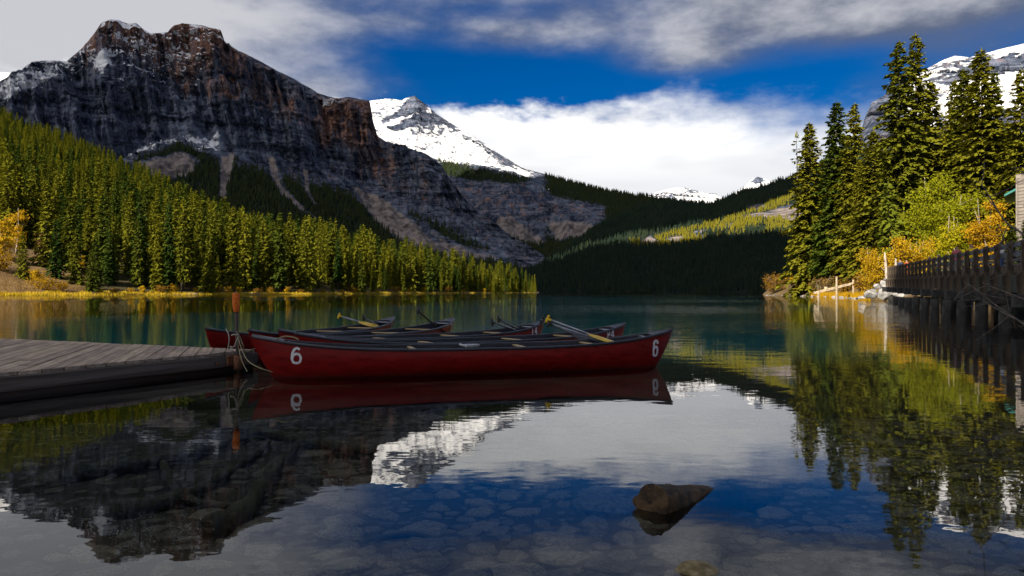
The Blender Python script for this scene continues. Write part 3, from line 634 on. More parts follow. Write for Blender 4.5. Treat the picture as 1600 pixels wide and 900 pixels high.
VAR = [tree_meshes('spruce', 'spruce_left', seed=40+k, H=20.0, Rm=[2.6, 2.3, 2.9, 2.1, 3.1, 2.4][k], whorls=[40, 38, 42, 36, 40, 38][k], nbr=7, nspray=7, spray=0.78, droop=[.3, .25, .35, .2, .3, .45][k],
       bare=[.04, .09, .03, .22, .02, .14][k], sparse=[0, .03, 0, .10, 0, .05][k], pw=[.78, .7, .85, .6, .95, .66][k]) for k in range(6)]
cand = []
d = 4.0
while d < 1150:
    step = 8.4+d*0.009; p = -60.0
    while p < 839:
        D = SH(p)+d; st = step*F/D*R.uniform(0.7, 1.3); p += st
        dd = d+R.uniform(-.5, .5)*step
        if dd < 2 or dd > DM(p)-4 or p > 838: continue
        if p < 140 and dd < 78 and not (p > 72 and dd > 14+(140-p)*0.10): continue
        if dd < 12 and R.random() < 0.40: continue
        h = R.choice((R.gauss(24, 3.5), R.gauss(18, 4), R.gauss(29, 2.5)))
        if dd > 220: h *= 0.85
        if dd < 14: h *= R.choice((0.45, 0.7, 0.85, 0.95, 1.0))
        cand.append((p, dd, max(h, 6), R.randrange(6), R.uniform(0, 6.28), R.uniform(.72, 1.08)))
    d += step*0.9
cand.sort(key=lambda c: -(c[2]/(SH(c[0])+c[1]))*math.exp(-c[1]/45))
# the handful that stand out
SPECIAL = [(36, 26, 14.0, 4, 0.4, 1.15, 'lone dark green spruce standing apart on the brown meadow beside yellow aspens'),
           (88, 30, 19, 0, 1.0, 1.15, 'broad green spruce at the left edge of the forest, right of the meadow'),
           (118, 22, 17, 2, 2.0, 1.1, 'full green spruce on the meadow edge, behind the golden shore bushes'),
           (150, 12, 16.5, 0, 3.0, 1.0, 'narrow olive spruce at the waterline right of a dark gap in the forest')]
crown_src = {}
for s in SPECIAL:
    o, c = place_tree('spruce_tree', VAR[s[3]], s[6], 'tree', lpos(s[0], s[1]), s[2]/20, s[2]/20*s[5], s[4])
    crown_src.setdefault(s[3], c)
cand = [c for c in cand if all(abs(c[0]-s[0]) > 9 or abs(c[1]-s[1]) > 6 for s in SPECIAL)]
for (p, dd, h, k, rz, w) in cand[:296]:
    zone = ('near the brown meadow', 'left of the mooring pole', 'behind the mooring pole', 'above the farthest canoes', 'right half of the forest', 'at the tip of the point')[int(np.searchsorted((170, 330, 430, 600, 740), p))]
    look = 'young short spruce' if h < 13 else 'tall pale-tipped spruce' if h > 26 else 'olive green spruce'
    row = 'on the waterline' if dd < 13 else 'behind the front row'
    o, c = place_tree('spruce_tree', VAR[k], f'{look} {row}, {zone}', 'tree', lpos(p, dd), h/20, h/20*w, rz, 'spruces of the left shore forest', (R.gauss(0, .015), R.gauss(0, .015)))
    crown_src.setdefault(k, c)
def instanced(name, pts, sources, label, cat):
    """one object that carries the rest of the forest as instances of the crowns above"""
    me = bpy.data.meshes.new(name); me.from_pydata([tuple(p[:3]) for p in pts], [], [])
    for nm, ty, ix in (('sxy', 'FLOAT', 3), ('sz', 'FLOAT', 4), ('rz', 'FLOAT', 5), ('kind_index', 'INT', 6)):
        a = me.attributes.new(nm, ty, 'POINT'); a.data.foreach_set('value', [p[ix] for p in pts])
    o = link(name, me)
    ng = bpy.data.node_groups.new(name, 'GeometryNodeTree'); ng.interface.new_socket('Geometry', in_out='INPUT', socket_type='NodeSocketGeometry'); ng.interface.new_socket('Geometry', in_out='OUTPUT', socket_type='NodeSocketGeometry')
    N, Lk = ng.nodes, ng.links; gi = N.new('NodeGroupInput'); go = N.new('NodeGroupOutput'); join = N.new('GeometryNodeJoinGeometry')
    def named(nm, ty): n = N.new('GeometryNodeInputNamedAttribute'); n.data_type = ty; n.inputs[0].default_value = nm; return n.outputs[0]
    cs = N.new('ShaderNodeCombineXYZ'); Lk.new(named('sxy', 'FLOAT'), cs.inputs[0]); Lk.new(named('sxy', 'FLOAT'), cs.inputs[1]); Lk.new(named('sz', 'FLOAT'), cs.inputs[2])
    cr = N.new('ShaderNodeCombineXYZ'); Lk.new(named('rz', 'FLOAT'), cr.inputs[2])
    for k, src in sources.items():
        oi = N.new('GeometryNodeObjectInfo'); oi.inputs[0].default_value = src; oi.transform_space = 'ORIGINAL'; oi.inputs['As Instance'].default_value = True
        cmp = N.new('FunctionNodeCompare'); cmp.data_type = 'INT'; cmp.operation = 'EQUAL'
        ins = [i for i in cmp.inputs if i.enabled]; Lk.new(named('kind_index', 'INT'), ins[0]); ins[1].default_value = k
        ip = N.new('GeometryNodeInstanceOnPoints'); Lk.new(gi.outputs[0], ip.inputs['Points']); Lk.new(cmp.outputs[0], ip.inputs['Selection']); Lk.new(oi.outputs['Geometry'], ip.inputs['Instance'])
        Lk.new(cr.outputs[0], ip.inputs['Rotation']); Lk.new(cs.outputs[0], ip.inputs['Scale']); Lk.new(ip.outputs[0], join.inputs[0])
    Lk.new(join.outputs[0], go.inputs[0])
    md = o.modifiers.new('scatter', 'NODES'); md.node_group = ng
    return tag(o, label, cat, kind='stuff')
rest = [(*lpos(c[0], c[1]), c[2]/20*c[5], c[2]/20, c[4], c[3]) for c in cand[296:]]
instanced('spruce_forest', rest, crown_src, 'dense sunlit spruce forest climbing the hillside behind the left shore', 'forest')

# --- far, dark forest on the valley sides and below the cliffs
def far_forest(name, items, dens, label, hmax=24, lim=14000, lm='dark_forest'):
    pts = []
    for (o, q, at, PX, PY) in items:
        fo = at['forest']; nvr, nur = PX.shape
        a = np.linalg.norm(np.cross(q[1:, :-1]-q[:-1, :-1], q[:-1, 1:]-q[:-1, :-1]), axis=-1); w = a*np.clip((fo[1:, 1:]-0.35)/0.4, 0, 1); w[:7] *= 0
        w = w.ravel(); n = min(int(w.sum()*dens), lim); ii = rng.choice(len(w), n, p=w/w.sum()); r, c = np.divmod(ii, nur-1); u, v = rng.random((2, n, 1))
        pts.append(q[r, c]*(1-u)*(1-v)+q[r+1, c]*u*(1-v)+q[r, c+1]*(1-u)*v+q[r+1, c+1]*u*v)
    p = np.concatenate(pts); n = len(p); h = rng.uniform(.4, 1.05, n)*hmax; V = []; Fi = []
    ang0 = rng.uniform(0, 6.28, n)
    for tier, (z0, z1, r) in enumerate(((0.0, 0.55, 0.17), (0.32, 0.80, 0.125), (0.62, 1.0, 0.075))):
        tip = p.copy(); tip[:, 2] += h*z1; ring = []
        for k in range(4):
            a = ang0+k*math.pi/2+tier*0.6; rr = h*r*rng.uniform(.7, 1.3, n); ring.append(np.stack([p[:, 0]+np.cos(a)*rr, p[:, 1]+np.sin(a)*rr, p[:, 2]+h*(z0+rng.uniform(-.03, .03, n))], 1))
        b = sum(len(x) for x in V); V += [tip]+ring
        i = np.arange(n)
        for k in range(4): Fi.append(np.stack([b+i, b+n*(1+k)+i, b+n*(1+(k+1) % 4)+i], 1))
    o = link(name, mesh_from(name, np.concatenate(V), np.concatenate(Fi), M[lm]))
    return tag(o, label, 'forest', kind='stuff')
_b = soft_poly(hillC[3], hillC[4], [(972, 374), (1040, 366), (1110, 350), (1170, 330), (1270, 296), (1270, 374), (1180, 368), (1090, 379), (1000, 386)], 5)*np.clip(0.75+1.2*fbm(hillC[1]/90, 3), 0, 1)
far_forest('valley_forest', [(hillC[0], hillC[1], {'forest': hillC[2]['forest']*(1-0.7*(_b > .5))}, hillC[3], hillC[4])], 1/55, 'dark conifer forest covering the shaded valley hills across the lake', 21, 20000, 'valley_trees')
far_forest('sunlit_strip_trees', [(hillC[0], hillC[1], {'forest': hillC[2]['forest']*(_b > .5)}, hillC[3], hillC[4])], 1/45, 'sunlit golden green band of trees and clearings on the far hillside', 15, 4000, 'sunlit_strip_leaf')  # trees inside the lit strip, its sunlight painted by a brighter leaf colour
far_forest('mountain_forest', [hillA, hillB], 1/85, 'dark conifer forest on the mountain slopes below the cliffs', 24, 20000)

# --- broadleaf trees and shrubs
def broadleaf(seed, H, Rx, z0, leaves, leaf, stems=1, lean=(0, 0), spread=0.5, trunk_r=0.02, hollow=0.25):
    g = np.random.default_rng(seed); tb = MB(); tips = []
    for s in range(stems):
        a = g.uniform(0, 6.28); base = np.array((math.cos(a), math.sin(a), 0))*(0.12*Rx*(stems > 1)); hh = H*g.uniform(.75, 1)
        top = base*2.2+np.array((lean[0], lean[1], hh))+np.array((math.cos(a), math.sin(a), 0))*(Rx*spread*(stems > 1))
        mid = (base+top)/2+g.normal(0, .03*H, 3)*np.array((1, 1, .3)); ln = curve_pts([base, mid, top], 8)
        tb.tube(ln, [trunk_r*H*(1-.85*k/8) for k in range(9)], 6)
        for k in range(int(26/stems)+5):
            t = g.uniform(max(z0*0.8, .08), .96); p = ln[int(t*8)]; a = g.uniform(0, 6.28); env = Rx*math.sqrt(max(0.03, 1-((t-(.5+z0/2))/(.56-z0/2+.03))**2)); L = env*g.uniform(.45, 1.05)
            e = p+np.array((math.cos(a)*L, math.sin(a)*L, L*g.uniform(.1, .7))); m = (p+e)/2+g.normal(0, .08*L, 3)
            tb.tube([p, m, e], [trunk_r*H*.28, trunk_r*H*.18, trunk_r*H*.06], 4, False); tips += [(p*.35+e*.65, L), (e, L), (m, L)]
    V = []; Fc = []; n = 0; per = max(3, leaves//len(tips))
    for c, L in tips:
        r = 0.30*L+0.05*Rx
        for _ in range(per):
            p = c+g.normal(0, 1, 3)*r*np.array((.75, .75, .6)); 
            if p[2] < 0.03*H: continue
            d = g.normal(0, 1, 3); d /= np.linalg.norm(d); e = np.cross(d, g.normal(0, 1, 3)); e /= np.linalg.norm(e)+1e-6; l = leaf*g.uniform(.6, 1.3)
            V += [p-d*l*.5, p+e*l*.36, p+d*l*.5, p-e*l*.36]; Fc.append((n, n+1, n+2, n+3)); n += 4
    return np.array(V), np.array(Fc), tb
def place_broad(name, label, cat, loc, lm, bark='bark_pale', group=None, leafname='crown', stemname='trunk', **kw):
    v, f, tb = broadleaf(**kw); o = thing(name, label, cat, loc, 0, group); tb.build(stemname, M[bark], o, True); link(leafname, mesh_from(leafname, v, f, M[lm]), o); return o
place_broad('aspen_tree', 'golden yellow aspen left of the lone spruce on the meadow', 'tree', lpos(11, 48), 'aspen_gold', seed=1, H=15.5, Rx=3.4, z0=.15, leaves=2600, leaf=.55, stems=2)
place_broad('aspen_tree', 'tallest yellow aspen rising behind the top of the lone spruce', 'tree', lpos(25, 60), 'aspen_gold', seed=2, H=17, Rx=3.2, z0=.2, leaves=2600, leaf=.55, stems=2)
place_broad('aspen_tree', 'yellow aspen cut by the left edge of the picture', 'tree', lpos(-6, 52), 'aspen_gold', seed=3, H=15, Rx=3.3, z0=.2, leaves=2200, leaf=.55, stems=2)
place_broad('aspen_tree', 'thin brownish aspen with few leaves right of the lone spruce', 'tree', lpos(60, 46), 'bare_twig', seed=4, H=12.5, Rx=2.2, z0=.2, leaves=900, leaf=.5, stems=3)
place_broad('aspen_tree', 'small orange aspen glowing in the dark gap between shore spruces', 'tree', lpos(127, 26), 'aspen_gold', seed=5, H=9.0, Rx=1.1, z0=.62, leaves=500, leaf=.45)
place_broad('shrub', 'low bushy yellow thicket at the left picture edge above the meadow', 'shrub', lpos(2, 34), 'shrub_gold', leafname='foliage', stemname='stem', seed=6, H=5, Rx=4, z0=.05, leaves=1500, leaf=.5, stems=6)
place_broad('shrub', 'round golden bush on the shore right below the lone spruce', 'shrub', lpos(58, 22), 'aspen_gold', leafname='foliage', stemname='stem', seed=7, H=3.6, Rx=1.8, z0=.05, leaves=900, leaf=.4, stems=5)
place_broad('shrub', 'wide golden bush at the water on the meadow corner', 'shrub', lpos(66, 10), 'shrub_gold', leafname='foliage', stemname='stem', seed=8, H=3.2, Rx=2.9, z0=.03, leaves=1200, leaf=.4, stems=7)
place_broad('shrub', 'pale yellow bush between two white stumps under the edge spruces', 'shrub', lpos(98, 9), 'shrub_gold', leafname='foliage', stemname='stem', seed=9, H=2.6, Rx=2.0, z0=.03, leaves=700, leaf=.4, stems=5)
SHRUBM = []
for k in range(3):
    v, f, tb = broadleaf(seed=20+k, H=2.4, Rx=[1.2, .9, 1.6][k], z0=.05, leaves=420, leaf=.36, stems=5); SHRUBM.append((mesh_from('foliage', v, f, M[['shrub_gold', 'aspen_gold', 'shrub_rust'][k]]), tb.mesh('stem', M['bark'], True)))
for k, px in enumerate([150, 158, 178, 205, 222, 252, 272, 306, 340, 357, 374, 404, 424, 448, 470, 505, 535, 548, 556, 590, 618, 640, 662, 700, 724, 757]):
    o = link('shrub', None, None, lpos(px, R.uniform(2.5, 5)), (0, 0, R.uniform(0, 6)), R.uniform(.6, 1.25)*(1+max(0, px-500)/500)); m = SHRUBM[k % 3]
    tag(o, 'small golden bush in the sedge at the foot of the left shore spruces', 'shrub', 'golden bushes along the left shoreline'); link('stem', m[1], o); link('foliage', m[0], o)
def sedge(name, curve, label, width, n, hgt, seed, matn='sedge'):
    g = np.random.default_rng(seed); V = []; Fi = []; a = []
    for i in range(n):
        p = np.array(curve(g.random(), g.random()*width)); h = hgt*g.uniform(.5, 1.2); an = g.uniform(0, 6.28); w = 0.10*h+.02; d = g.normal(0, .22*h, 2)
        V += [p+(math.cos(an)*w, math.sin(an)*w, 0), p-(math.cos(an)*w, math.sin(an)*w, 0), p+(d[0], d[1], h)]; Fi.append((3*i, 3*i+1, 3*i+2))
    o = link(name, mesh_from(name, np.array(V), np.array(Fi), M[matn])); return tag(o, label, 'grass', kind='stuff')
def lc(u, w):
    px = -50+885*u; k = float(fbm(np.array((px*.045, 3.7, 0.)), 3)); w = w*(.55+1.1*max(0, k+.35)); q = lpos(px, w-1.0); return (q[0], q[1], max(q[2], -.25))
sedge('sedge_grass', lc, 'yellow sedge in a thin strip along the left waterline', 5.5, 9000, 0.85, 5)
sedge('meadow_grass', lambda u, w: (lambda q: (q[0], q[1], q[2]))(lpos(-50+185*u, 4+w)), 'brown autumn grass on the meadow at the left shore', 30, 6000, 0.5, 6, 'bare_twig')
for px, dd, L, rz, lab in ((143, 3, 3.0, .3, 'pale driftwood log at the waterline below the golden bush on the meadow corner'), (398, 1.2, 5, -.2, 'white driftwood log lying in the sedge midway along the left shore'), (300, 1.4, 4, .1, 'bleached driftwood log in the sedge near the mooring pole')):
    q = lpos(px, dd); b = MB(); b.tube(curve_pts([(-L/2, 0, .25), (0, .1, .32), (L/2, 0, .22)], 6), [.2, .19, .18, .17, .15, .13, .1], 8)
    b.tube([(L*.2, 0, .3), (L*.3, .3, .8)], [.06, .02], 5)
    tag(b.build('driftwood_log', M['bark_pale'], None, True, q, (0, 0, rz)), lab, 'log')

# ------------------------------------------------------------------ right shore
RS = interp([(1188, 215), (1196, 208), (1240, 172), (1290, 140), (1330, 114), (1362, 90), (1400, 74), (1450, 71), (1800, 68)])
def rz_(px, d): return 0.35*(1-np.exp(-d/1.5))+np.minimum(np.clip(d-2, 0, None)*0.085, 3.2)+np.clip((np.asarray(px)-1395)/40, 0, 1)*0.9*(1-np.exp(-d/2.5))
def rpos(px, d): D = float(RS(px)+d); return ((px-800)/F*D, D, float(rz_(px, d))-.05)
def right_land():
    px = np.linspace(1186, 1800, 160); d = np.concatenate([np.linspace(0, 10, 24), np.linspace(12, 130, 26)])
    PX, U = np.meshgrid(px, d); D = RS(PX)+U+np.where(U < 3, .7*fbm(np.stack([PX*.12, U, U*0], -1), 3), 0); Z = rz_(PX, U)+.12*fbm(np.stack([PX*.1, U*.5, U*0], -1), 3)
    Z[0] = -1.5; Z[:, 0] = -1.5; Z = np.minimum(Z, -1.5+(PX-1186)*0.25)
    me = mesh_from('right_shore', np.stack([(PX-800)/F*D, D, Z], -1).reshape(-1, 3), grid_faces(*PX.shape), M['shore_ground'], True)
    a = me.attributes.new('meadow', 'FLOAT', 'POINT'); a.data.foreach_set('value', np.full(PX.size, .6, np.float32)); tag(link('shore', me), kind='structure')
right_land()
RV = [tree_meshes('spruce', 'spruce_right', seed=80+k, H=30.0, Rm=[4.2, 3.7, 4.6, 4.0][k], whorls=[80, 76, 86, 72][k], nbr=8, nspray=20, spray=0.62, droop=[.35, .3, .4, .28][k], bare=[.02, .03, .02, .10][k], sparse=[.03, .06, .02, .16][k], pw=[.66, .6, .7, .62][k]) for k in range(4)]
SNAG = tree_meshes('snag', 'spruce_right', seed=95, H=30, Rm=1.1, whorls=26, nbr=4, nspray=2, spray=.55, droop=.5, bare=.25, sparse=.55, pw=.3)
PINE = tree_meshes('pine', 'pine_light', 'bark_pale', seed=97, H=14, Rm=2.2, whorls=24, nbr=6, nspray=6, spray=.8, droop=.1, bare=.30, sparse=.1, pw=.8)
def rt(px, top, D, k, w, label, group=None, meshes=None, Hm=30.0, tilt=(0, 0)):
    d = D-RS(px); b = rpos(px, d); H = CAMH+(HOR-top)/F*D-b[2]
    return place_tree('spruce_tree', meshes or RV[k], label, 'tree', b, H/Hm, H/Hm*w, R.uniform(0, 6), group, tilt)
rt(1247, 206, 172, 0, 1.12, 'thin dead snag with sparse twigs at the left edge of the right stand', None, SNAG)
rt(1263, 191, 168, 0, 1.14, 'leftmost full spruce of the right stand, slim yellow-green tip')
rt(1305, 158, 156, 2, 1.10, 'broad spruce second from the left in the right stand, blunt top')
rt(1333, 162, 150, 3, 1.01, 'loose-branched spruce right of the blunt-topped one in the right stand')
rt(1364, 205, 128, 0, 1.30, 'shorter spruce filling the gap left of the two tallest right trees')
rt(1404, 64, 112, 3, 0.99, 'left one of the two tallest spruces on the right shore')
rt(1433, 52, 118, 3, 0.91, 'tallest spruce on the right shore with a bare open top')
rt(1458, 128, 122, 1, 0.99, 'spruce just right of the tallest pair, its tip against snow')
rt(1490, 126, 116, 0, 0.85, 'slender spruce rising above the lime green aspen')
rt(1506, 107, 112, 1, 1.01, 'dark pointed spruce left of the tall spruce in front of the snow mountain')
rt(1537, 76, 108, 0, 1.12, 'tall dark spruce standing in front of the snowy right mountain')
rt(1556, 112, 110, 2, 0.85, 'spruce tucked close behind the tall one before the snowy mountain')
rt(1593, 110, 104, 3, 1.04, 'dark spruce at the right picture edge above the stone chimney')
rt(1640, 95, 106, 0, 1.10, 'tall spruce just outside the right picture edge')
for px, top, D, k, w in ((1583, 352, 80, 2, 1.6), (1606, 340, 79, 0, 1.5), (1285, 250, 175, 1, .9), (1320, 240, 165, 0, 1.0), (1345, 250, 142, 2, .9), (1378, 215, 138, 1, .95), (1418, 190, 128, 2, .85), (1445, 200, 130, 0, .9), (1475, 210, 126, 2, .85), (1520, 180, 122, 1, .9), (1572, 190, 118, 2, .85), (1610, 200, 116, 0, .9)):
    rt(px, top, D, k, w, 'dark spruce half hidden among the taller trees of the right stand', 'background spruces of the right stand')
o, c = rt(1392, 282, 86, 0, .9, 'young pale green pine leaning on a bare thin trunk above the boulders', None, PINE, 14.0, (0.0, -0.03))
o.name = 'pine_tree'
def rb(name, px, top, D, label, cat, lm, seed, Rpx, z0, leaves, leaf, stems, **kw):
    b = rpos(px, D-RS(px)); H = CAMH+(HOR-top)/F*D-b[2]
    return place_broad(name, label, cat, b, lm, seed=seed, H=H, Rx=Rpx/F*D, z0=z0, leaves=leaves, leaf=leaf, stems=stems, leafname='crown' if cat == 'tree' else 'foliage', stemname='trunk' if cat == 'tree' else 'stem', **kw)
rb('aspen_tree', 1465, 268, 90, 'lime green aspen in front of the dark spruces behind the bridge', 'tree', 'aspen_lime', 31, 42, .30, 13000, .24, 2, trunk_r=.012)
rb('aspen_tree', 1492, 318, 84, 'small yellow-green aspen with two pale trunks behind the bridge', 'tree', 'aspen_lime', 36, 20, .45, 3600, .22, 2, trunk_r=.02)
rb('aspen_tree', 1548, 300, 82, 'orange gold tree left of the stone chimney', 'tree', 'shrub_gold', 32, 28, .22, 9500, .21, 3, trunk_r=.014)
rb('shrub', 1422, 366, 84, 'large golden thicket rising behind the far end of the bridge', 'shrub', 'aspen_gold', 33, 34, .08, 10500, .20, 6)
rb('shrub', 1372, 385, 92, 'tall golden bush left of the leaning pine above the boulders', 'shrub', 'aspen_gold', 34, 24, .06, 7600, .19, 6)
rb('shrub', 1455, 380, 86, 'yellow-green thicket behind the middle of the bridge railing', 'shrub', 'aspen_lime', 35, 30, .05, 7600, .20, 6)
rb('shrub', 1212, 430, 202, 'rust brown bush at the left tip of the right shore', 'shrub', 'shrub_rust', 37, 17, .03, 2200, .34, 7)
rb('shrub', 1252, 424, 168, 'golden bush at the foot of the leftmost right-hand spruce', 'shrub', 'shrub_gold', 38, 18, .03, 2400, .34, 7)
rb('shrub', 1284, 432, 150, 'brownish bare bush between the golden bush and the wooden ramp', 'shrub', 'bare_twig', 39, 15, .03, 1200, .28, 7)
rb('shrub', 1320, 436, 128, 'low orange bush behind the post of the wooden ramp', 'shrub', 'shrub_rust', 41, 14, .03, 1500, .28, 6)
rb('shrub', 1345, 430, 112, 'dark brown bush between the ramp and the boulders', 'shrub', 'shrub_rust', 42, 13, .03, 1500, .25, 6)
sedge('shore_grass', lambda u, w: (lambda q: (q[0], q[1], q[2]-.05))(rpos(1265+95*u, .3+w)), 'yellow grass at the water under the wooden ramp', 4, 2600, .7, 9, 'shrub_gold')
# pale stones at the right waterline
def rock_mesh(name, seed, matn, sub=3, flat=1.0, rough=.22, facet=True):
    bm = bmesh.new(); bmesh.ops.create_icosphere(bm, subdivisions=sub, radius=1.0); g = np.random.default_rng(seed)
    v = np.array([q.co for q in bm.verts])
    for _ in range(16 if facet else 0):                                       # cut facets
        nrm = g.normal(0, 1, 3); nrm /= np.linalg.norm(nrm); c = g.uniform(.45, .80); dd = v@nrm; v = v-np.outer(np.clip(dd-c, 0, None), nrm)*.9
    v = v*(1+rough*.45*fbm(v*1.6+seed*3.1, 4)[:, None]); v[:, 2] *= flat
    for q, p in zip(bm.verts, v): q.co = p
    me = bpy.data.meshes.new(name); bm.to_mesh(me); bm.free(); me.materials.append(M[matn]); return me
ROCKM = [rock_mesh('boulder', 50+k, 'boulder', 3, .8) for k in range(5)]
for k, (px, py, D, w, h, lab) in enumerate((
        (1361, 462, 82, 9.5, 8.5, 'large slanting pale boulder at the water, leftmost of the bridge rocks'), (1380, 463, 80, 10, 8, 'broad pale boulder at the waterline right of the slanting one'),
        (1371, 450, 84, 6, 5, 'small pale boulder resting between the two waterline boulders'), (1384, 448, 83, 8, 7.5, 'squarish pale boulder in the middle of the rock pile'),
        (1396, 456, 80, 8, 8, 'pale boulder low in the pile next to the bridge end'), (1398, 444, 82, 7, 6, 'pale boulder high in the pile below the broken trunk'),
        (1407, 449, 81, 7, 7, 'greyish boulder leaning against the end of the bridge'), (1346, 467, 86, 6, 2.6, 'low tan rock in the water left of the boulders'),
        (1410, 461, 79, 9, 8, 'shaded grey boulder under the bridge end'), (1389, 440, 85, 5, 4, 'topmost small pale boulder of the rock pile'))):
    p = P(px, py-2, D-3); w *= 1.65; h *= 1.6; o = link('boulder', ROCKM[k % 5], None, p, (R.uniform(-.2, .2), R.uniform(-.2, .2), R.uniform(0, 6)), (w/F*D, w/F*D, h/F*D)); tag(o, lab, 'rock')
for k in range(46):
    px = R.uniform(1192, 1345); q = rpos(px, R.uniform(-.2, .9)); s = R.uniform(.18, .55)
    o = link('shore_stone', ROCKM[k % 5], None, (q[0], q[1], max(q[2], -.02)), (0, 0, R.uniform(0, 6)), (s*1.4, s, s*.55)); o.data = ROCKM[k % 5]
    tag(o, 'small pale stone in the row along the right waterline', 'stone', 'stones along the right waterline')

# wooden ramp
def ramp():
    D = 118; a = P(1272, 457, D); b = P(1343, 439.5, D-4); ra = math.atan2(b[1]-a[1], b[0]-a[0]); L = math.hypot(b[0]-a[0], b[1]-a[1]); pitch = math.atan2(b[2]-a[2], L)
    t = thing('wooden_ramp', 'sloping weathered wooden ramp on posts between golden bushes on the right shore', 'ramp', ((a[0]+b[0])/2, (a[1]+b[1])/2, (a[2]+b[2])/2), ra)
    for k in range(4): MB().box((0, -.5+k*.34, 0), (L, .3, .12), ry=-pitch, bevel=.01).build('plank', M['grey_wood'], t)
    MB().box((0, -.72, -.2), (L*.98, .1, .22), ry=-pitch, bevel=.01).build('beam', M['grey_wood'], t)
    for u, zt, r in ((-.36, -.1, .17), (.04, 1.5, .16), (.40, .4, .14)):
        zc = math.tan(pitch)*u*L; MB().tube([(u*L, -.86, -a[2]-1.6), (u*L, -.86, zc+zt)], r, 8).build('post', M['grey_wood'], t)
    MB().box((-.24*L, .3, -.24*L*math.tan(pitch)+.25), (.5, .5, .35), bevel=.03).build('block', M['grey_wood'], t)
ramp()
for px, top, bot, D, lean, lab in ((1387, 395, 442, 84, -.45, 'pale bare dead trunk standing above the boulders'), (1399, 404, 438, 83, -.1, 'short broken pale trunk beside the bridge end')):
    b = rpos(px+2, D-RS(px)); H = CAMH+(HOR-top)/F*D-b[2]; m = MB(); m.tube(curve_pts([(0, 0, 0), (lean*.6, 0, H*.5), (lean, 0, H)], 6), [.24, .22, .2, .18, .16, .13, .08], 8); m.tube([(lean*.6, 0, H*.55), (lean*.6-.5, .2, H*.66)], [.05, .015], 5)
    tag(m.build('dead_trunk', M['bark_pale'], None, True, b), lab, 'tree trunk')

# ------------------------------------------------------------------ bridge
BN = np.array((16.7, 25.0)); BD = np.array((0.364, 0.931)); BD /= np.linalg.norm(BD); BR = np.array((BD[1], -BD[0]))
def bz(u): return 1.60+0.011*u
def bp(u, w, z): q = BN+BD*u+BR*w; return (q[0], q[1], z)
U0, U1, BW = -8.0, 50.0, 4.6
BRZ = math.atan2(BD[1], BD[0])
def bridge():
    t = thing('footbridge', 'long dark timber bridge with close railing posts crossing the water on the right', 'bridge', bp(20, BW/2, 0), BRZ); mi = t.matrix_world
    Mi = (Matrix.Translation(bp(20, BW/2, 0)) @ Matrix.Rotation(BRZ, 4, 'Z')).inverted()
    def put(name, me, u, w, z, flip=False):
        o = link(name, me, t); o.location = Mi @ Vector(bp(u, w, z)); o.rotation_euler = (0, 0, math.pi if flip else 0); return o
    # local axes: x along the bridge, y to the left (lake side)
    pm = MB(); th = .18; prof = [(-.06, 1.14), (.10, 1.06), (.11, .04), (.27, -.10), (.20, -.66), (.10, -.80), (-.06, -.80)]    # y, z outline of a post with its outrigger
    vs = [(x, y, z) for x in (-th/2, th/2) for y, z in prof]; n = len(prof)
    pm.add(vs, [tuple(range(n)), tuple(range(2*n-1, n-1, -1))]+[(k, k+n, (k+1) % n+n, (k+1) % n) for k in range(n)]); post = pm.mesh('post', M['bridge_timber'])
    u = U0
    while u < U1: put('post', post, u, 0, bz(u)); put('post', post, u, BW, bz(u), True); u += 2.0
    sl = math.atan(0.011); L = U1-U0; um = (U0+U1)/2
    for w in (-.02, BW+.02):
        for z, hh, nm in ((.98, .16, 'rail'), (.66, .2, 'rail'), (.16, .24, 'kerb')):
            put(nm, MB().box((0, .09 if w > 1 else -.13, 0), (L, .07, hh), ry=-sl).mesh(nm, M['bridge_rail' if nm == 'rail' else 'bridge_timber']), um, w, bz(um)+z)
        put('girder', MB().box((0, 0, 0), (L, .16, .62), ry=-sl).mesh('girder', M['bridge_girder']), um, w+(.1 if w < 1 else -.1), bz(um)-.36)
    u = U0; 
    for k in range(int(L/.5)):
        if k == 0: pl = MB().box((0, 0, 0), (.47, BW-.5, .09), bevel=.01).mesh('plank', M['bridge_timber'])
        put('plank', pl, U0+.25+k*.5, BW/2, bz(U0+k*.5)-.02)
    capm = MB().box((0, 0, 0), (.5, BW+1.2, .42), bevel=.03).mesh('pile_cap', M['concrete']); pile = MB().tube([(0, 0, -4), (0, 0, .72)], .24, 12).mesh('pile', M['concrete'], True)
    u = -6.0
    while u < U1-3:
        put('pile_cap', capm, u, BW/2-.1, bz(u)-.90)
        for w in (.0, BW/2, BW): put('pile', pile, u, w, -.15)
        u += 4.3
    put('notice_board', MB().box((0, 0, 0), (.75, .05, .34), bevel=.01).mesh('notice_board', M['sign_rust']), 16.0, -.46, bz(16)-.80)
bridge()
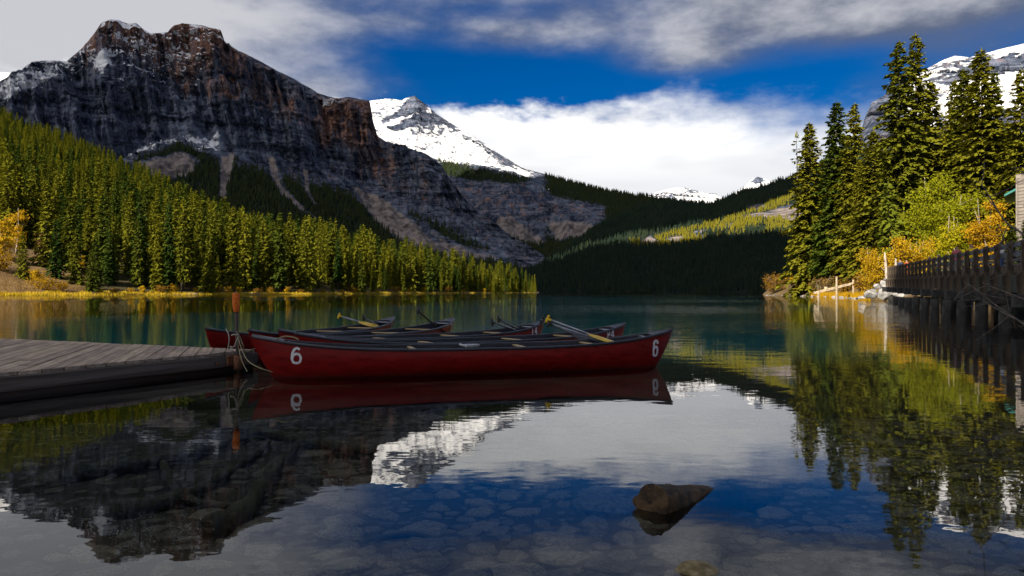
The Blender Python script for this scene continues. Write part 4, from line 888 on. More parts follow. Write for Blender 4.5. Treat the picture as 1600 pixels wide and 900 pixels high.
# people on the bridge
def person_mesh(name, top, legs, hair, pose):
    J = dict(pel=(0, 0, .95), ch=(0, .02, 1.32), nk=(0, 0, 1.48), hd=(0, .03, 1.60), cr=(0, .02, 1.72), ls=(-.19, 0, 1.40), le=(-.24, .04+pose*.10, 1.13), lw=(-.23, .14+pose*.1, .90), lh=(-.22, .17+pose*.1, .80),
             rs=(.19, 0, 1.40), re=(.24, .04-pose*.1, 1.13), rw=(.23, .13-pose*.1, .90), rh=(.22, .16-pose*.1, .80), lhp=(-.10, 0, .90), lk=(-.11, .03+pose*.14, .50), la=(-.11, -.02+pose*.22, .09), lt=(-.12, .14+pose*.22, .03),
             rhp=(.10, 0, .90), rk=(.11, .03-pose*.1, .50), ra=(.11, -.02-pose*.22, .09), rtt=(.12, .14-pose*.22, .03))
    rad = dict(pel=.15, ch=.165, nk=.055, hd=.10, cr=.075, ls=.07, le=.048, lw=.036, lh=.035, rs=.07, re=.048, rw=.036, rh=.035, lhp=.095, lk=.062, la=.045, lt=.04, rhp=.095, rk=.062, ra=.045, rtt=.04)
    E = [('pel', 'ch'), ('ch', 'nk'), ('nk', 'hd'), ('hd', 'cr'), ('ch', 'ls'), ('ls', 'le'), ('le', 'lw'), ('lw', 'lh'), ('ch', 'rs'), ('rs', 're'), ('re', 'rw'), ('rw', 'rh'), ('pel', 'lhp'), ('lhp', 'lk'), ('lk', 'la'), ('la', 'lt'), ('pel', 'rhp'), ('rhp', 'rk'), ('rk', 'ra'), ('ra', 'rtt')]
    ks = list(J); me = bpy.data.meshes.new(name); me.from_pydata([J[k] for k in ks], [(ks.index(a), ks.index(b)) for a, b in E], [])
    ob = bpy.data.objects.new(name, me); COL.objects.link(ob); md = ob.modifiers.new('skin', 'SKIN')
    for i, k in enumerate(ks): sv = me.skin_vertices[0].data[i]; sv.radius = (rad[k], rad[k]*(.72 if k in ('pel', 'ch') else 1)); sv.use_root = (k == 'pel')
    sb = ob.modifiers.new('sub', 'SUBSURF'); sb.levels = 1
    ev = ob.evaluated_get(bpy.context.evaluated_depsgraph_get()); out = bpy.data.meshes.new_from_object(ev); bpy.data.objects.remove(ob); bpy.data.meshes.remove(me)
    out.name = name; out.materials.clear()
    for m in (M['skin'], M['cloth_'+top], M['cloth_'+legs], M['cloth_'+hair], M['cloth_black']): out.materials.append(m)
    for p in out.polygons:
        z = p.center.z; x = abs(p.center.x); y = p.center.y
        p.material_index = 4 if z < .10 else 2 if z < .93 and x < .2 else 0 if (x > .19 and z < .92) else 1 if z < 1.47 else 3 if (z > 1.66 or (z > 1.55 and y < .0)) else 0; p.use_smooth = True
    return out
for u, w, rz, top, legs, hair, pose, lab in (
        (18.0, 1.5, 2.6, 'yellow', 'black', 'hair', .4, 'person in a bright yellow top walking on the bridge'), (15.5, 2.4, .4, 'white', 'denim', 'hair', -.5, 'person in a white top and jeans behind the bridge railing'),
        (20.5, 1.2, 3.0, 'pink', 'grey', 'hair', .3, 'person in a pink top seen through the railing posts'), (40.2, 2.3, 1.2, 'white', 'khaki', 'grey', .2, 'person in white with grey hair, left of two at the far bridge half'),
        (34.5, 2.2, 1.8, 'white', 'navy', 'grey', -.3, 'person in white, right of two at the far bridge half'), (47.5, .9, 2.2, 'navy', 'black', 'hair', .5, 'person in dark blue at the far end of the bridge'),
        (49.2, 1.6, 2.0, 'orange', 'orange', 'hair', -.4, 'person in orange at the far end of the bridge')):
    o = link('person', person_mesh('person', top, legs, hair, pose), None, bp(u, w, bz(u)+.03), (0, 0, rz)); tag(o, lab, 'person')
b = rpos(1387, 10.2); o = link('person', person_mesh('person', 'navy', 'grey', 'hair', .2), None, (b[0], b[1], b[2]+.05), (0, 0, 2.5)); tag(o, 'person in dark clothes standing on the shore behind the boulders', 'person')

# lodge behind the trees at the right edge
def lodge():
    t = thing('lodge', 'lodge with teal roof and stone chimney at the right picture edge', 'building', (65.4, 85.2, 3.6), -math.atan(788/1200))
    MB().box((0, 0, 2.2), (13, 10, 12)).build('wall', M['lodge_wood'], t)
    rf = MB(); rf.add([(-9.0, -6, 8.2), (-9.0, 6, 8.2), (0, 6, 13.2), (0, -6, 13.2), (9.0, -6, 8.2), (9.0, 6, 8.2)], [(0, 3, 2, 1), (3, 4, 5, 2)]); rf.add([(-9.0, -6, 7.95), (-9.0, 6, 7.95), (0, 6, 12.95), (0, -6, 12.95), (9.0, -6, 7.95), (9.0, 6, 7.95)], [(0, 1, 2, 3), (3, 2, 5, 4), ])
    rf.add([(-9.0, -6, 7.95), (0, -6, 12.95), (9.0, -6, 7.95), (9.0, -6, 8.2), (0, -6, 13.2), (-9.0, -6, 8.2)], [(0, 1, 4, 5), (1, 2, 3, 4)]); rf.build('roof', M['teal_roof'], t)
    ch = MB(); ch.box((-6.3, -6.9, 3.8), (3.3, 1.8, 12.6)).build('chimney', M['chimney_stone'], t)
    cho = t.children[-1]; g = random.Random(3); sm = [MB().box((0, 0, 0), (w, .1, h), bevel=.02).mesh('stone', M['chimney_stone']) for w, h in ((.55, .26), (.8, .3), (.65, .34))]; z = 3.0
    while z < 9.8:
        x = -7.85
        while x < -4.8:
            k = g.randrange(3); w = (.55, .8, .65)[k]
            if x+w > -4.7: break
            link('stone', sm[k], cho, (x+w/2, -7.82, z)); x += w+.03
        z += .36
    for x in (1, 4.2):
        w = MB().box((x, -5.02, 2.6), (1.6, .08, 1.5)).build('window', M['window_glass'], t); MB().box((x, -5.07, 3.4), (1.8, .1, .14)).box((x, -5.07, 1.8), (1.8, .1, .14)).build('frame', M['bark_pale'], w)
lodge()

# ------------------------------------------------------------------ dock
DZ = 0.235
def dock():
    c = PZ(394, 546.5, DZ)[:2]; near = PZ(0, 582, DZ)[:2]; far = PZ(0, 529, DZ)[:2]
    e1 = near-c; e1 /= np.linalg.norm(e1); e2 = far-c; e2 -= e1*(e1@e2)*1.0; e2 /= np.linalg.norm(e2)
    L1, L2 = 7.5, 8.0; rz = math.atan2(e1[1], e1[0])                 # local x runs along the near edge, local y along the far edge (mirrored if needed)
    sgn = 1 if (e1[0]*e2[1]-e1[1]*e2[0]) > 0 else -1
    t = thing('dock', 'grey weathered floating dock with diagonal planks at the left', 'dock', (c[0], c[1], 0), rz)
    # diagonal planks clipped to the rectangle
    def clip(poly, a, b, cc):
        out = []
        for i in range(len(poly)):
            p, q = poly[i-1], poly[i]; dp, dq = a*p[0]+b*p[1]-cc, a*q[0]+b*q[1]-cc
            if (dp <= 0) != (dq <= 0): k = dp/(dp-dq); out.append((p[0]+(q[0]-p[0])*k, p[1]+(q[1]-p[1])*k))
            if dq <= 0: out.append(q)
        return out
    w = .158; AN = math.pi*.75; d = (math.cos(AN), math.sin(AN)); nrm = (-d[1], d[0]); g = random.Random(5)
    k = -int((L1+L2)/1.414/w)-2
    while k*w < .2:
        o0, o1 = k*w+.006, (k+1)*w-.006; k += 1
        ends = [-14]; s = -13+g.uniform(0, 4.2)
        while s < 12: ends.append(s); s += g.choice((3.0, 3.6, 4.2))
        ends.append(14)
        for s0, s1 in zip(ends[:-1], ends[1:]):
            poly = [(d[0]*s+nrm[0]*o, d[1]*s+nrm[1]*o) for s, o in ((s0+.003, o0), (s1-.003, o0), (s1-.003, o1), (s0+.003, o1))]
            for a, b_, cc in ((-1, 0, .02), (1, 0, L1), (0, -1, .02), (0, 1, L2)):
                if len(poly) > 2: poly = clip(poly, a, b_, cc)
            if len(poly) < 3: continue
            mx = sum(p[0] for p in poly)/len(poly); my = sum(p[1] for p in poly)/len(poly)
            if max(p[0] for p in poly)-min(p[0] for p in poly) < .03: continue
            ca, sa = d; pl = [((x-mx)*ca+(y-my)*sa, (-(x-mx)*sa+(y-my)*ca)*1) for x, y in poly]
            dz = g.uniform(-.004, .004)
            m = MB(); m.prism(pl, -.036, 0)
            o = link('plank', m.mesh('plank', M['plank']), t, (mx, my*sgn, DZ+dz), (0, 0, AN*sgn)); 
            if sgn < 0: o.scale = (1, -1, 1)
    def side(x0, y0, x1, y1, z0, z1, th, nm, m):
        L = math.hypot(x1-x0, y1-y0); MB().box((0, 0, 0), (L, th, z1-z0), bevel=.008).build(nm, M[m], t, False, ((x0+x1)/2, (y0+y1)/2*sgn, (z0+z1)/2), (0, 0, math.atan2((y1-y0)*sgn, x1-x0)))
    side(-.02, -.025, L1, -.025, .05, DZ-.04, .045, 'fascia_board', 'fascia'); side(-.02, .02, L1, .02, -.12, .06, .05, 'float_beam', 'fascia')
    side(-.045, -.04, -.045, L2, .05, DZ-.04, .045, 'fascia_board', 'fascia'); side(.0, .0, .0, L2, -.12, .06, .05, 'float_beam', 'fascia')
    for y in (1.0, 3.5, 6.0):
        MB().box((L1/2, y*sgn, -.02), (L1-.3, .6, .3), bevel=.03).build('float', M['fascia'], t)
    for x in (.62, .18): MB().tube([(x, -.05*sgn, .12), (x, -.066*sgn, .12)], .022, 8).build('bolt', M['rust'], t)
    MB().box((.40, -.062*sgn, .13), (.15, .03, .13), bevel=.008).build('bracket', M['rust'], t)
    MB().tube([(.36, -.13*sgn, .02), (.36, -.13*sgn, .19)], .052, 12).build('pole_sleeve', M['rust'], t, True)
    return c, e1, e2
dc, de1, de2 = dock()
def dockp(a, b, z): q = dc+de1*a+de2*b; return np.array((q[0], q[1], z))
pb = dockp(.36, -.13, 0); D = pb[1]
topP = P(368.5, 457.5, D); ang = topP-np.array((pb[0], pb[1], .0))
def pole():
    t = thing('mooring_pole', 'rusty steel mooring pole with orange foam top at the dock corner', 'pole', (pb[0], pb[1], 0))
    d = ang/np.linalg.norm(ang); L = np.linalg.norm(ang)
    MB().tube([tuple(-d*.9), tuple(d*(L-.02))], .019, 10).build('shaft', M['pole_steel'], t, True)
    s = [tuple(d*(L-.235)), tuple(d*(L-.225)), tuple(d*(L-.16)), tuple(d*(L-.02)), tuple(d*L)]
    MB().tube(s, [.028, .036, .042, .044, .036], 10).build('foam_sleeve', M['orange_foam'], t, True)
    return d, L
pd, pL = pole()
def onpole(z): return np.array((pb[0], pb[1], 0))+pd*(z/pd[2])

# ------------------------------------------------------------------ canoes
def canoe_shape(L):
    B = .435
    def half(s): return B*max(0.0, 1-abs(s)**2.3)**.80
    def sheer(s): return .305+.165*abs(s)**3.4
    def keel(s): return -.10+.09*abs(s)**10
    def pt(s, v, side=1, off=0.0):
        zs, zk = sheer(s), keel(s); v = max(v, 0.0)
        y = half(s)*(1-(1-min(v, 1))**2.6)**.62*(1-.05*v*v); x = s*L/2-math.copysign(abs(s)**9*.24*(1-v)**1.4, s)
        return np.array((x, side*(y+off), zk+(zs-zk)*v))
    return half, sheer, keel, pt
STROKES = {'6': [[(.82, .90), (.62, .99), (.38, .95), (.16, .70), (.08, .36), (.20, .08), (.50, .0), (.82, .08), (.92, .33), (.78, .56), (.50, .62), (.22, .52), (.10, .36)]],
           '6b': [[(.84, .80), (.78, .96), (.5, 1.0), (.22, .95), (.14, .75), (.14, .25), (.22, .05), (.5, .0), (.78, .05), (.86, .22), (.86, .40), (.74, .56), (.5, .60), (.2, .5)]],
           '2': [[(.1, .75), (.25, .97), (.6, 1.0), (.88, .8), (.75, .5), (.1, .0), (.92, .0)]], '4': [[(.7, 0), (.7, 1.0), (.05, .3), (.95, .3)]], '1': [[(.25, .78), (.5, 1.0), (.5, 0)]]}
def numeral(t, pt, half, sheer, keel, L, text, s_c, z_c, h, wd, th, side, parent):
    """painted digits wrapped on the hull side; runs left to right for a viewer on that side"""
    m = MB(); n = len(text); tot = wd*n+.35*wd*(n-1)
    for ci, ch in enumerate(text):
        for line in STROKES[ch]:
            pts = curve_pts([(x, y) for x, y in line], 40) if ch[0] in '62' else [np.array(p) for p in line]
            if ch[0] not in '62': pts = [pts[i]+(pts[i+1]-pts[i])*k/8 for i in range(len(pts)-1) for k in range(8)]+[pts[-1]]
            P2 = [np.array(((p[0]-.5)*wd-tot/2+wd/2+ci*wd*1.35, (p[1]-.5)*h)) for p in pts]; vs = []; fs = []
            for i, p in enumerate(P2):
                d = P2[min(i+1, len(P2)-1)]-P2[max(i-1, 0)]; d /= np.linalg.norm(d)+1e-9; q = np.array((-d[1], d[0]))*th/2*(1+.12*math.sin(i*1.9+ci))
                for c in (p+q, p-q):
                    x = s_c*L/2+(c[0] if side < 0 else -c[0]); s = x/(L/2)
                    for _ in range(4):
                        zz = z_c+c[1]; v = (zz-keel(s))/(sheer(s)-keel(s)); s += (x-pt(s, v)[0])/(L/2); s = max(-.995, min(.995, s))
                    vs.append(pt(s, v, side, .004))
                if i: fs.append((2*i-2, 2*i-1, 2*i+1, 2*i))
            m.add(vs, fs)
    m.build('numeral', M['numeral_white'], parent)
def canoe(Lp, Rp, label, marks=()):
    """Lp, Rp: ground positions of the two stem tips"""
    a, b = np.array(Lp), np.array(Rp); L = np.linalg.norm(b-a); rz = math.atan2(b[1]-a[1], b[0]-a[0]); c = (a+b)/2
    t = thing('canoe', label, 'canoe', (c[0], c[1], 0), rz, 'red canoes moored in a fan at the dock'); half, sheer, keel, pt = canoe_shape(L)
    S = [-math.cos(math.pi*k/56) for k in range(57)]; S = [math.copysign(abs(s)**.9, s) for s in S]; Vv = [0, .02, .06, .12, .2, .3, .42, .56, .7, .85, 1.0]
    def shell(side_off, name, matn, vmin, zoff):
        vs = []; fs = []; nV = 2*len(Vv)-1
        for s in S:
            for side, seq in ((1, Vv[::-1]), (-1, Vv[1:])):
                for v in seq:
                    p = pt(s, v, side, 0); k = max(half(s)-side_off, 0)/max(half(s), 1e-6); p[1] *= k
                    if side_off: p[2] += zoff*(1-v); p[0] *= 1-side_off/L*2
                    vs.append(p)
        for i in range(len(S)-1):
            for j in range(nV-1): q = (i*nV+j, i*nV+j+1, (i+1)*nV+j+1, (i+1)*nV+j); fs.append(q if not side_off else q[::-1])
        link(name, mesh_from(name, vs, fs, M[matn], True), t)
    shell(0, 'hull', 'hull_red', 0, 0); shell(.014, 'interior', 'hull_inner', 0, .02)
    for side in (-1, 1):
        m = MB(); m.tube([pt(s*.998, 1.0, side, .006)+(0, 0, .004) for s in S], .017, 7); m.build('gunwale', M['vinyl_black'], t, True)
    for e in (-1, 1):
        ss = [e*(.865+.132*k/6) for k in range(7)]; vs = []; fs = []
        for s in ss:
            for v, side, dz in ((1, -1, .012), (1, 1, .012)): p = pt(s, 1, side); p[2] += .014; vs.append(p)
            p = pt(s, 1, 1); vs.append(np.array((p[0], 0, p[2]+.034)))
        for k in range(6): fs += [(3*k, 3*k+3, 3*k+5, 3*k+2), (3*k+2, 3*k+5, 3*k+4, 3*k+1)]
        pe = [0, 2, 1]; fs.append(tuple(pe)); link('deck_plate', mesh_from('deck_plate', vs, fs, M['vinyl_black']), t)
        h = MB(); p = pt(e*.845, 1, 1); h.tube([(p[0], -p[1]*.9, p[2]-.01), (p[0], p[1]*.9, p[2]-.01)], .016, 8); h.build('carry_handle', M['alloy'], t, True)
    for s in (-.30, .22, .56):
        p = pt(s, 1, 1); MB().box((p[0], 0, p[2]-.015), (.058, p[1]*1.96, .02), bevel=.005).build('thwart', M['ash_wood'], t)
    for s in (-.52, .40):
        p = pt(s, .80, 1); st = MB().box((p[0], 0, p[2]-.02), (.26, pt(s+math.copysign(.15, s)/(L/2), .74, 1)[1]*1.84, .012)).build('seat', M['seat_web'], t)
        fr = MB()
        for dx in (-.145, .145): fr.box((p[0]+dx, 0, p[2]-.014), (.04, pt(s+(dx+math.copysign(.03, s))/(L/2), .76, 1)[1]*1.84, .022), bevel=.004)
        fr.build('seat_frame', M['ash_wood'], st)
    for text, s_c, z_c, h, wd, th, side in marks: numeral(t, pt, half, sheer, keel, L, text, s_c, z_c, h, wd, th, side, t)
    return t, L, rz, c, pt
TZ = .47
def tip(px, py, z=TZ): return PZ(px, py, z)[:2]
C1 = canoe(tip(393, 526), tip(1050, 516), 'nearest red canoe, with a white 6 at both ends', ((('6',), -.815, .262, .168, .112, .026, -1), (('6b',), .885, .250, .19, .09, .032, -1)))
C2 = canoe(np.array((-2.56, 9.08)), tip(977, 506), 'second nearest red canoe, its right bow just behind the nearest one', ((('2', '4'), .82, .34, .15, .085, .024, -1),))
C3 = canoe(np.array((-3.02, 9.92)), tip(850, 502.5), 'middle red canoe of the five, with two black paddle grips up', ((('1', '4'), .84, .34, .14, .08, .024, -1),))
C4 = canoe(tip(388, 517), tip(709, 497.5), 'fourth red canoe from the front, with one upright black paddle', ((('2',), .87, .33, .14, .085, .024, -1),))
C5 = canoe(tip(321, 514), tip(615, 496), 'farthest red canoe at the left, with a yellow paddle grip', ((('1',), .87, .33, .14, .08, .024, -1),))

def paddle(grip, tipp, col, label, blade=None, roll=0.0, gr=1.2):
    g, b = np.array(grip), np.array(tipp); L = np.linalg.norm(b-g); d = (b-g)/L; t = thing('paddle', label, 'paddle', g)
    q = Vector(d).to_track_quat('X', 'Z'); t.rotation_mode = 'QUATERNION'; t.rotation_quaternion = q @ Matrix.Rotation(roll, 4, 'X').to_quaternion()
    pm = M['plastic_'+col]; bl = .46
    MB().tube([(.02, 0, 0), (L-bl+.06, 0, 0)], .0145, 10).build('shaft', M['alloy' if blade is None or blade != 'dark' else 'plastic_black'], t, True)
    h = MB(); h.tube([(0, -.058, .004), (-.006, -.04, 0), (-.012, 0, 0), (-.006, .04, 0), (0, .058, .004)], [.012, .019, .021, .019, .012], 10); h.tube([(-.01, 0, 0), (.03, 0, 0), (.075, 0, 0)], [.022, .020, .0175], 10)
    h.build('grip', pm, t, True, None, (gr, 0, 0))
    w = MB(); prof = [(0, .016), (.05, .04), (.12, .078), (.25, .096), (.36, .096), (.43, .08), (.46, .05)]; vs = []; fs = []
    for x, y in prof:
        for yy, zz in ((-y, .003), (0, .011 if x < .4 else .005), (y, .003), (y, -.003), (0, -.011 if x < .4 else -.005), (-y, -.003)): vs.append((L-bl+x, yy, zz))
    n = len(prof)
    for i in range(n-1):
        for k in range(6): fs.append((6*i+k, 6*i+(k+1) % 6, 6*i+6+(k+1) % 6, 6*i+6+k))
    fs += [tuple(range(5, -1, -1)), tuple(6*(n-1)+k for k in range(6))]; w.add(vs, fs).build('blade', M['plastic_yellow' if col == 'yellow' else 'plastic_black'], t)
    return t
def lay(px, py, D, px2, py2, D2, col, label, Lp=1.42, **kw):
    g, e = P(px, py, D), P(px2, py2, D2); d = (e-g)/np.linalg.norm(e-g); return paddle(g, g+d*Lp, col, label, **kw)
lay(530, 493.5, 14.6, 584, 509, 14.1, 'yellow', 'paddle with a yellow grip resting on the side of the farthest canoe', 0.98, roll=.1)
lay(568, 496, 13.8, 590, 508, 14.3, 'black', 'paddle with a black grip in the bow of the farthest canoe', 1.1, roll=.2)
lay(653.5, 486, 13.0, 679, 508, 13.4, 'black', 'steep black paddle sticking up from the fourth canoe', 1.0, roll=.2, blade='dark')
lay(769, 503.5, 11.6, 800, 514, 12.2, 'black', 'left paddle of the black-gripped pair in the middle canoe', 1.2, roll=.1)
lay(779, 498.5, 11.9, 807, 513, 12.5, 'black', 'right paddle of the black-gripped pair in the middle canoe', 1.2, roll=.1)
lay(847, 500, 11.0, 905, 525, 10.3, 'black', 'paddle with a black grip under the yellow one in the nearest canoe', 1.2, roll=.1)
lay(856, 498.5, 10.6, 947, 531.5, 9.78, 'yellow', 'paddle with a big yellow grip propped on the right end of the nearest canoe', 1.24, roll=-.05)
lay(858, 505, 10.7, 920, 526, 10.1, 'black', 'black-gripped paddle beside the big yellow grip', 1.2, roll=.1)
# wooden bailer lying on the near canoe thwart, as a small pale scoop
bl = P(738, 540.5, 9.28)
def bailer():
    t = thing('bailer', 'small white scoop lying in the middle of the nearest canoe', 'bailer', bl, .5)
    m = MB(); n = 10; vs = []; fs = []
    for i, (x, r, z) in enumerate(((-.09, .045, 0), (-.02, .05, 0), (.06, .045, 0), (.09, .030, .0))):
        for k in range(n): a = math.pi*(1+k/(n-1)); vs.append((x, math.cos(a)*r, math.sin(a)*r*.8+.02))
    for i in range(3):
        for k in range(n-1): fs.append((i*n+k, i*n+k+1, (i+1)*n+k+1, (i+1)*n+k))
    m.add(vs, fs).build('scoop', M['numeral_white'], t, True); MB().tube([(-.09, 0, 0), (-.17, 0, .025)], [.014, .012], 8).build('handle', M['numeral_white'], t, True)
bailer()

# ropes
def rope(pts, r, matn, label, n=40, name='rope'):
    m = MB(); m.tube(curve_pts(pts, n), r, 6); return tag(m.build(name, M[matn], None, True), label, 'rope')
kn = onpole(.62)
l1 = C1[4](-.93, .18, -1); 
def cw(C, p): c, s = math.cos(C[2]), math.sin(C[2]); return np.array((C[3][0]+p[0]*c-p[1]*s, C[3][1]+p[0]*s+p[1]*c, p[2]))
hook = P(371, 524, pb[1]-.02)
rope([onpole(.98)+(.01, -.02, 0), P(369, 480, pb[1]), P(370, 505, pb[1]), hook, P(373, 545, pb[1]-.05), P(379, 566, pb[1]-.25), P(386, 578, pb[1]-.5)+np.array((0, 0, -.02))], .0055, 'rope_cream', 'cream rope hanging from the mooring pole top into the water')
rope([hook+(0.005, .01, .02), P(375, 538, pb[1]-.1), P(386, 562, pb[1]-.35), P(404, 574, pb[1]-.75), cw(C1, C1[4](-.955, .24, -1, .0))], .006, 'rope_cream', 'slack cream bow rope sagging to the nearest canoe')
rope([P(353, 514, pb[1]+.1), P(357, 522, pb[1]), P(358, 532, pb[1]-.03), P(357, 545, pb[1]-.03), dockp(.40, -.10, DZ+.01)], .0065, 'rope_white', 'white rope looped left of the mooring pole')
rope([P(362, 524, pb[1]-.05), P(366, 522.5, pb[1]-.07), P(370, 524, pb[1]-.06), P(373, 523, pb[1]-.02), P(371, 529, pb[1]-.04), P(369, 534, pb[1]-.05), P(366, 541, pb[1]-.05), P(362, 543, pb[1]-.05), P(360, 541, pb[1]-.04)], .010, 'rope_white', 'thick white rope knot on the mooring pole')
rope([P(374, 525, pb[1]), P(380, 540, pb[1]+.0), P(384, 550, pb[1]+.15), cw(C4, C4[4](-.97, .6, -1))], .008, 'rope_cream', 'thin rope from the pole knot to the fourth canoe')
p0 = cw(C1, C1[4](-.90, 1, -1)); rope([p0+(0, 0, .02), p0+(.08, .05, .05), p0+(.17, .05, .045), p0+(.25, .02, .02)], .008, 'rope_cream', 'short yellowish rope end on the left deck of the nearest canoe')

# ------------------------------------------------------------------ foreground: log, stones, sunken wood, bare branches
def fg_log():
    a = np.array((.615, 3.40, .030)); b = np.array((1.95, 4.95, -.37)); t = thing('log', 'broken brown log end sticking out of the shallow water in the foreground', 'log', a)
    d = b-a; L = np.linalg.norm(d); g = np.random.default_rng(3); n, k_ = 64, 36; vs = []; fs = []
    dn = d/L; sx_ = np.cross(dn, (0, 0, 1)); sx_ /= np.linalg.norm(sx_); sz_ = np.cross(sx_, dn)
    for i in range(n):
        u = (i/(n-1))**1.4
        for k in range(k_):
            th = 2*math.pi*k/k_; q = np.array((math.cos(th)*2, math.sin(th)*2, u*9)); r = .084*(1-.30*u)*(1+.16*float(fbm(q, 4))+.13*float(fbm(q*np.array((4, 4, .5)), 4)))
            end = (.0+.0*float(fbm(np.array((math.cos(th)*3, math.sin(th)*3, 7.)), 3)))*(1 if i == 0 else 0)
            vs.append(d*u+dn*end+sx_*math.cos(th)*r+sz_*math.sin(th)*r)
    for i in range(n-1):
        for k in range(k_): fs.append((i*k_+k, i*k_+(k+1) % k_, (i+1)*k_+(k+1) % k_, (i+1)*k_+k))
    link('trunk', mesh_from('trunk', vs, fs, M['wet_log'], True), t)
    ev = vs[:k_]; c = sum(ev)/k_; rings = [ev]; 
    for rr in (.7, .4, .15): rings.append([c+(p-c)*rr-dn*.006*(1-rr) for p in ev])
    V2 = [p for r in rings for p in r]+[c]; F2 = []
    for i in range(3):
        for k in range(k_): F2.append((i*k_+k, (i+1)*k_+k, (i+1)*k_+(k+1) % k_, i*k_+(k+1) % k_))
    F2 += [(3*k_+k, 4*k_, 3*k_+(k+1) % k_) for k in range(k_)]
    link('cut_face', mesh_from('cut_face', V2, F2, M['wet_log']), t)
fg_log()
p = PZ(1094, 893, 0.0); me = rock_mesh('rock', 77, 'moss_rock', 4, .75, .35, False); o = link('rock', me, None, (p[0], p[1]+.02, -.022), (0.05, .1, .3), (.086, .07, .066)); tag(o, 'rounded tan rock breaking the surface at the bottom of the picture', 'rock')
# flat stones of the lake bed
def bed_stones():
    g = np.random.default_rng(12); meshes = []
    for k in range(14):
        n = g.integers(5, 9); an = np.sort(g.uniform(0, 6.283, n)+np.arange(n)*.0); an = np.linspace(0, 6.283, n, endpoint=False)+g.normal(0, .16, n); rr = g.uniform(.66, 1.14, n); asp = g.uniform(.62, .95)
        ring = lambda s, z: [(math.cos(a)*r*s, math.sin(a)*r*asp*s, z+g.normal(0, .02)) for a, r in zip(an, rr)]
        vs = ring(1, -.25)+ring(1.0, .05)+ring(.86, .2)+[(0, 0, .24)]
        fs = [(i, (i+1) % n, n+(i+1) % n, n+i) for i in range(n)]+[(n+i, n+(i+1) % n, 2*n+(i+1) % n, 2*n+i) for i in range(n)]+[(2*n+i, 2*n+(i+1) % n, 3*n) for i in range(n)]
        meshes.append(mesh_from('stone', vs, fs, M['bed_stone'], False))
    placed = []; tries = 0
    cell = {}
    def ok(x, y, r):
        for i in range(int((x-.5)//.25), int((x+.5)//.25)+1):
            for j in range(int((y-.5)//.25), int((y+.5)//.25)+1):
                for (a, b, c) in cell.get((i, j), ()):
                    if math.hypot(a-x, b-y) < (c+r)*.76: return False
        return True
    for r0, r1, n in ((.14, .23, 160), (.09, .14, 900), (.05, .09, 7000), (.025, .05, 14000)):
        for _ in range(n):
            y = g.uniform(2.3, 8.2); x = g.uniform(-.72, .74)*y; r = g.uniform(r0, r1)
            if x < -.55 and g.random() < min(.9, .35+(-.55-x)*.45): continue
            if not ok(x, y, r): continue
            cell.setdefault((int(x//.25), int(y//.25)), []).append((x, y, r)); placed.append((x, y, r))
    placed.sort(key=lambda s: -s[2]/s[1]**1.6)
    def zz(x, y): return float(BEDZ(y))+.035*float(fbm(np.array((x, y, 0))*2.2, 4))+.05*float(fbm(np.array((x, y, 0))*.6, 3))
    for x, y, r in placed[:300]:
        link('stone', meshes[g.integers(14)], BED, (x, y, zz(x, y)+r*.03), (g.normal(0, .06), g.normal(0, .06), g.uniform(0, 6.28)), (r, r, r*g.uniform(.35, .7)))
    V = []; Fi = []; co = [np.array([v.co for v in m.vertices]) for m in meshes]; fc = [[tuple(p.vertices) for p in m.polygons] for m in meshes]; b = 0
    for x, y, r in placed[300:7000]:
        k = g.integers(14); a = g.uniform(0, 6.28); v = co[k]*(r, r, r*g.uniform(.35, .7)); c, s = math.cos(a), math.sin(a)
        V.append(np.stack([v[:, 0]*c-v[:, 1]*s+x, v[:, 0]*s+v[:, 1]*c+y, v[:, 2]+zz(x, y)+r*.03], 1)); Fi += [tuple(i+b for i in f) for f in fc[k]]; b += len(v)
    o = link('pebbles', mesh_from('pebbles', np.concatenate(V), Fi, M['bed_stone']), BED); o['kind'] = 'stuff'
bed_stones()
for pts, r, lab in (
        ([(330, 655), (480, 690), (640, 712), (790, 720)], .05, 'long sunken branch lying across the lake bed below the canoes'), ([(100, 745), (230, 722), (330, 700), (430, 665)], .06, 'sunken log slanting up from the left below the dock reflection'),
        ([(330, 830), (390, 790), (430, 730), (470, 690)], .07, 'thick sunken log pointing at the mooring pole'), ([(180, 800), (300, 770), (390, 715), (420, 690)], .05, 'sunken branch left of the thick sunken log'),
        ([(560, 850), (640, 835), (690, 850), (650, 880), (540, 880)], .018, 'thin curled branch on the lake bed at the bottom centre'), ([(250, 700), (270, 760), (340, 790), (480, 780)], .035, 'curved sunken branch in the dark mountain reflection')):
    q = []
    for px, py in pts:
        D = (CAMH+.3)*F/(py-HOR)
        for _ in range(8): z = float(BEDZ(D))+r*.8; D = (CAMH-z)*F/(py-HOR)
        q.append(P(px, py, D))
    m = MB(); m.tube(curve_pts(q, 24), [r*(1-.55*k/24)*(1+.15*math.sin(k*1.3)) for k in range(25)], 8); tag(m.build('sunken_log', M['sunk_log'], None, True), lab, 'log')
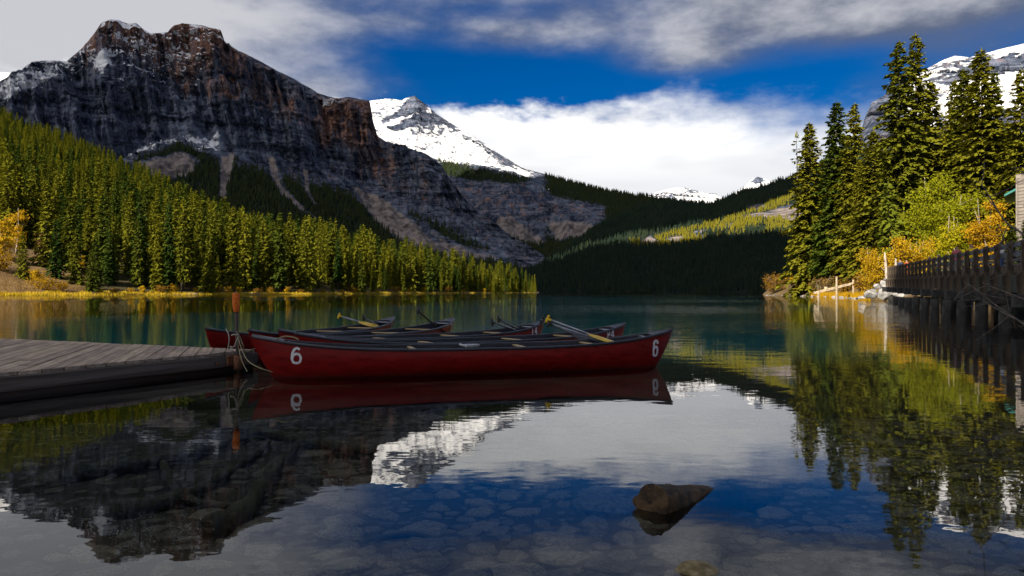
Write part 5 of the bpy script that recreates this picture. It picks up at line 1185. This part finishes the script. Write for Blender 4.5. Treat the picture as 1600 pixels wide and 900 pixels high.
# right bank (outside the frame) with a leafless shrub whose branches reach in
def bank():
    xs = np.linspace(0, 1, 24); ys = np.linspace(1, 22, 40); X, Y = np.meshgrid(xs, ys); x = .70*Y+1.0+X*14; z = -.3+np.minimum(X*14*.22, 1.6)+.12*fbm(np.stack([x, Y, x*0], -1), 4)
    me = mesh_from('shore', np.stack([x, Y, z], -1).reshape(-1, 3), grid_faces(40, 24), M['shore_ground'], True); a = me.attributes.new('meadow', 'FLOAT', 'POINT'); a.data.foreach_set('value', np.full(X.size, .3, np.float32)); tag(link('shore', me), kind='structure')
bank()
def bare_shrub():
    base = np.array((8.6, 9.6, .05)); t = thing('bare_shrub', 'leafless shrub reaching in over the water at the right edge', 'shrub', base); m = MB(); g = np.random.default_rng(4)
    br = [([(1720, 560), (1640, 530), (1560, 480), (1522, 450), (1508, 442)], .022), ([(1720, 540), (1640, 485), (1580, 460), (1545, 446), (1535, 442)], .016), ([(1720, 560), (1650, 515), (1590, 500), (1550, 478), (1512, 458)], .014),
          ([(1700, 520), (1640, 420), (1600, 368), (1570, 345), (1545, 305), (1534, 288)], .024), ([(1700, 470), (1650, 420), (1585, 400), (1560, 350)], .016), ([(1690, 520), (1620, 525), (1580, 500)], .012), ([(1700, 520), (1660, 330), (1620, 280), (1580, 262)], .02),
          ([(1700, 520), (1680, 200), (1640, 120), (1612, 80)], .025), ([(1690, 420), (1650, 240), (1610, 190)], .016), ([(1640, 640), (1610, 600), (1575, 586)], .01)]
    for pts, r in br:
        q = [np.array((0., 0, 0))]+[P(px, py, 8.8+.25*i*(1 if py < 500 else -.5))-base for i, (px, py) in enumerate(pts)]; c = curve_pts(q, 22); m.tube(c, [r*(1-.82*k/22) for k in range(23)], 6)
        for k in range(8, 23, 2):
            d = g.normal(0, 1, 3)*np.array((.8, .4, .7)); d /= np.linalg.norm(d); L = g.uniform(.15, .5); e = c[k]+d*L; m.tube([c[k], (c[k]+e)/2+g.normal(0, .02, 3), e], [r*.28, r*.2, r*.08], 4, False)
    m.build('branches', M['dead_twig'], t, True)
bare_shrub()
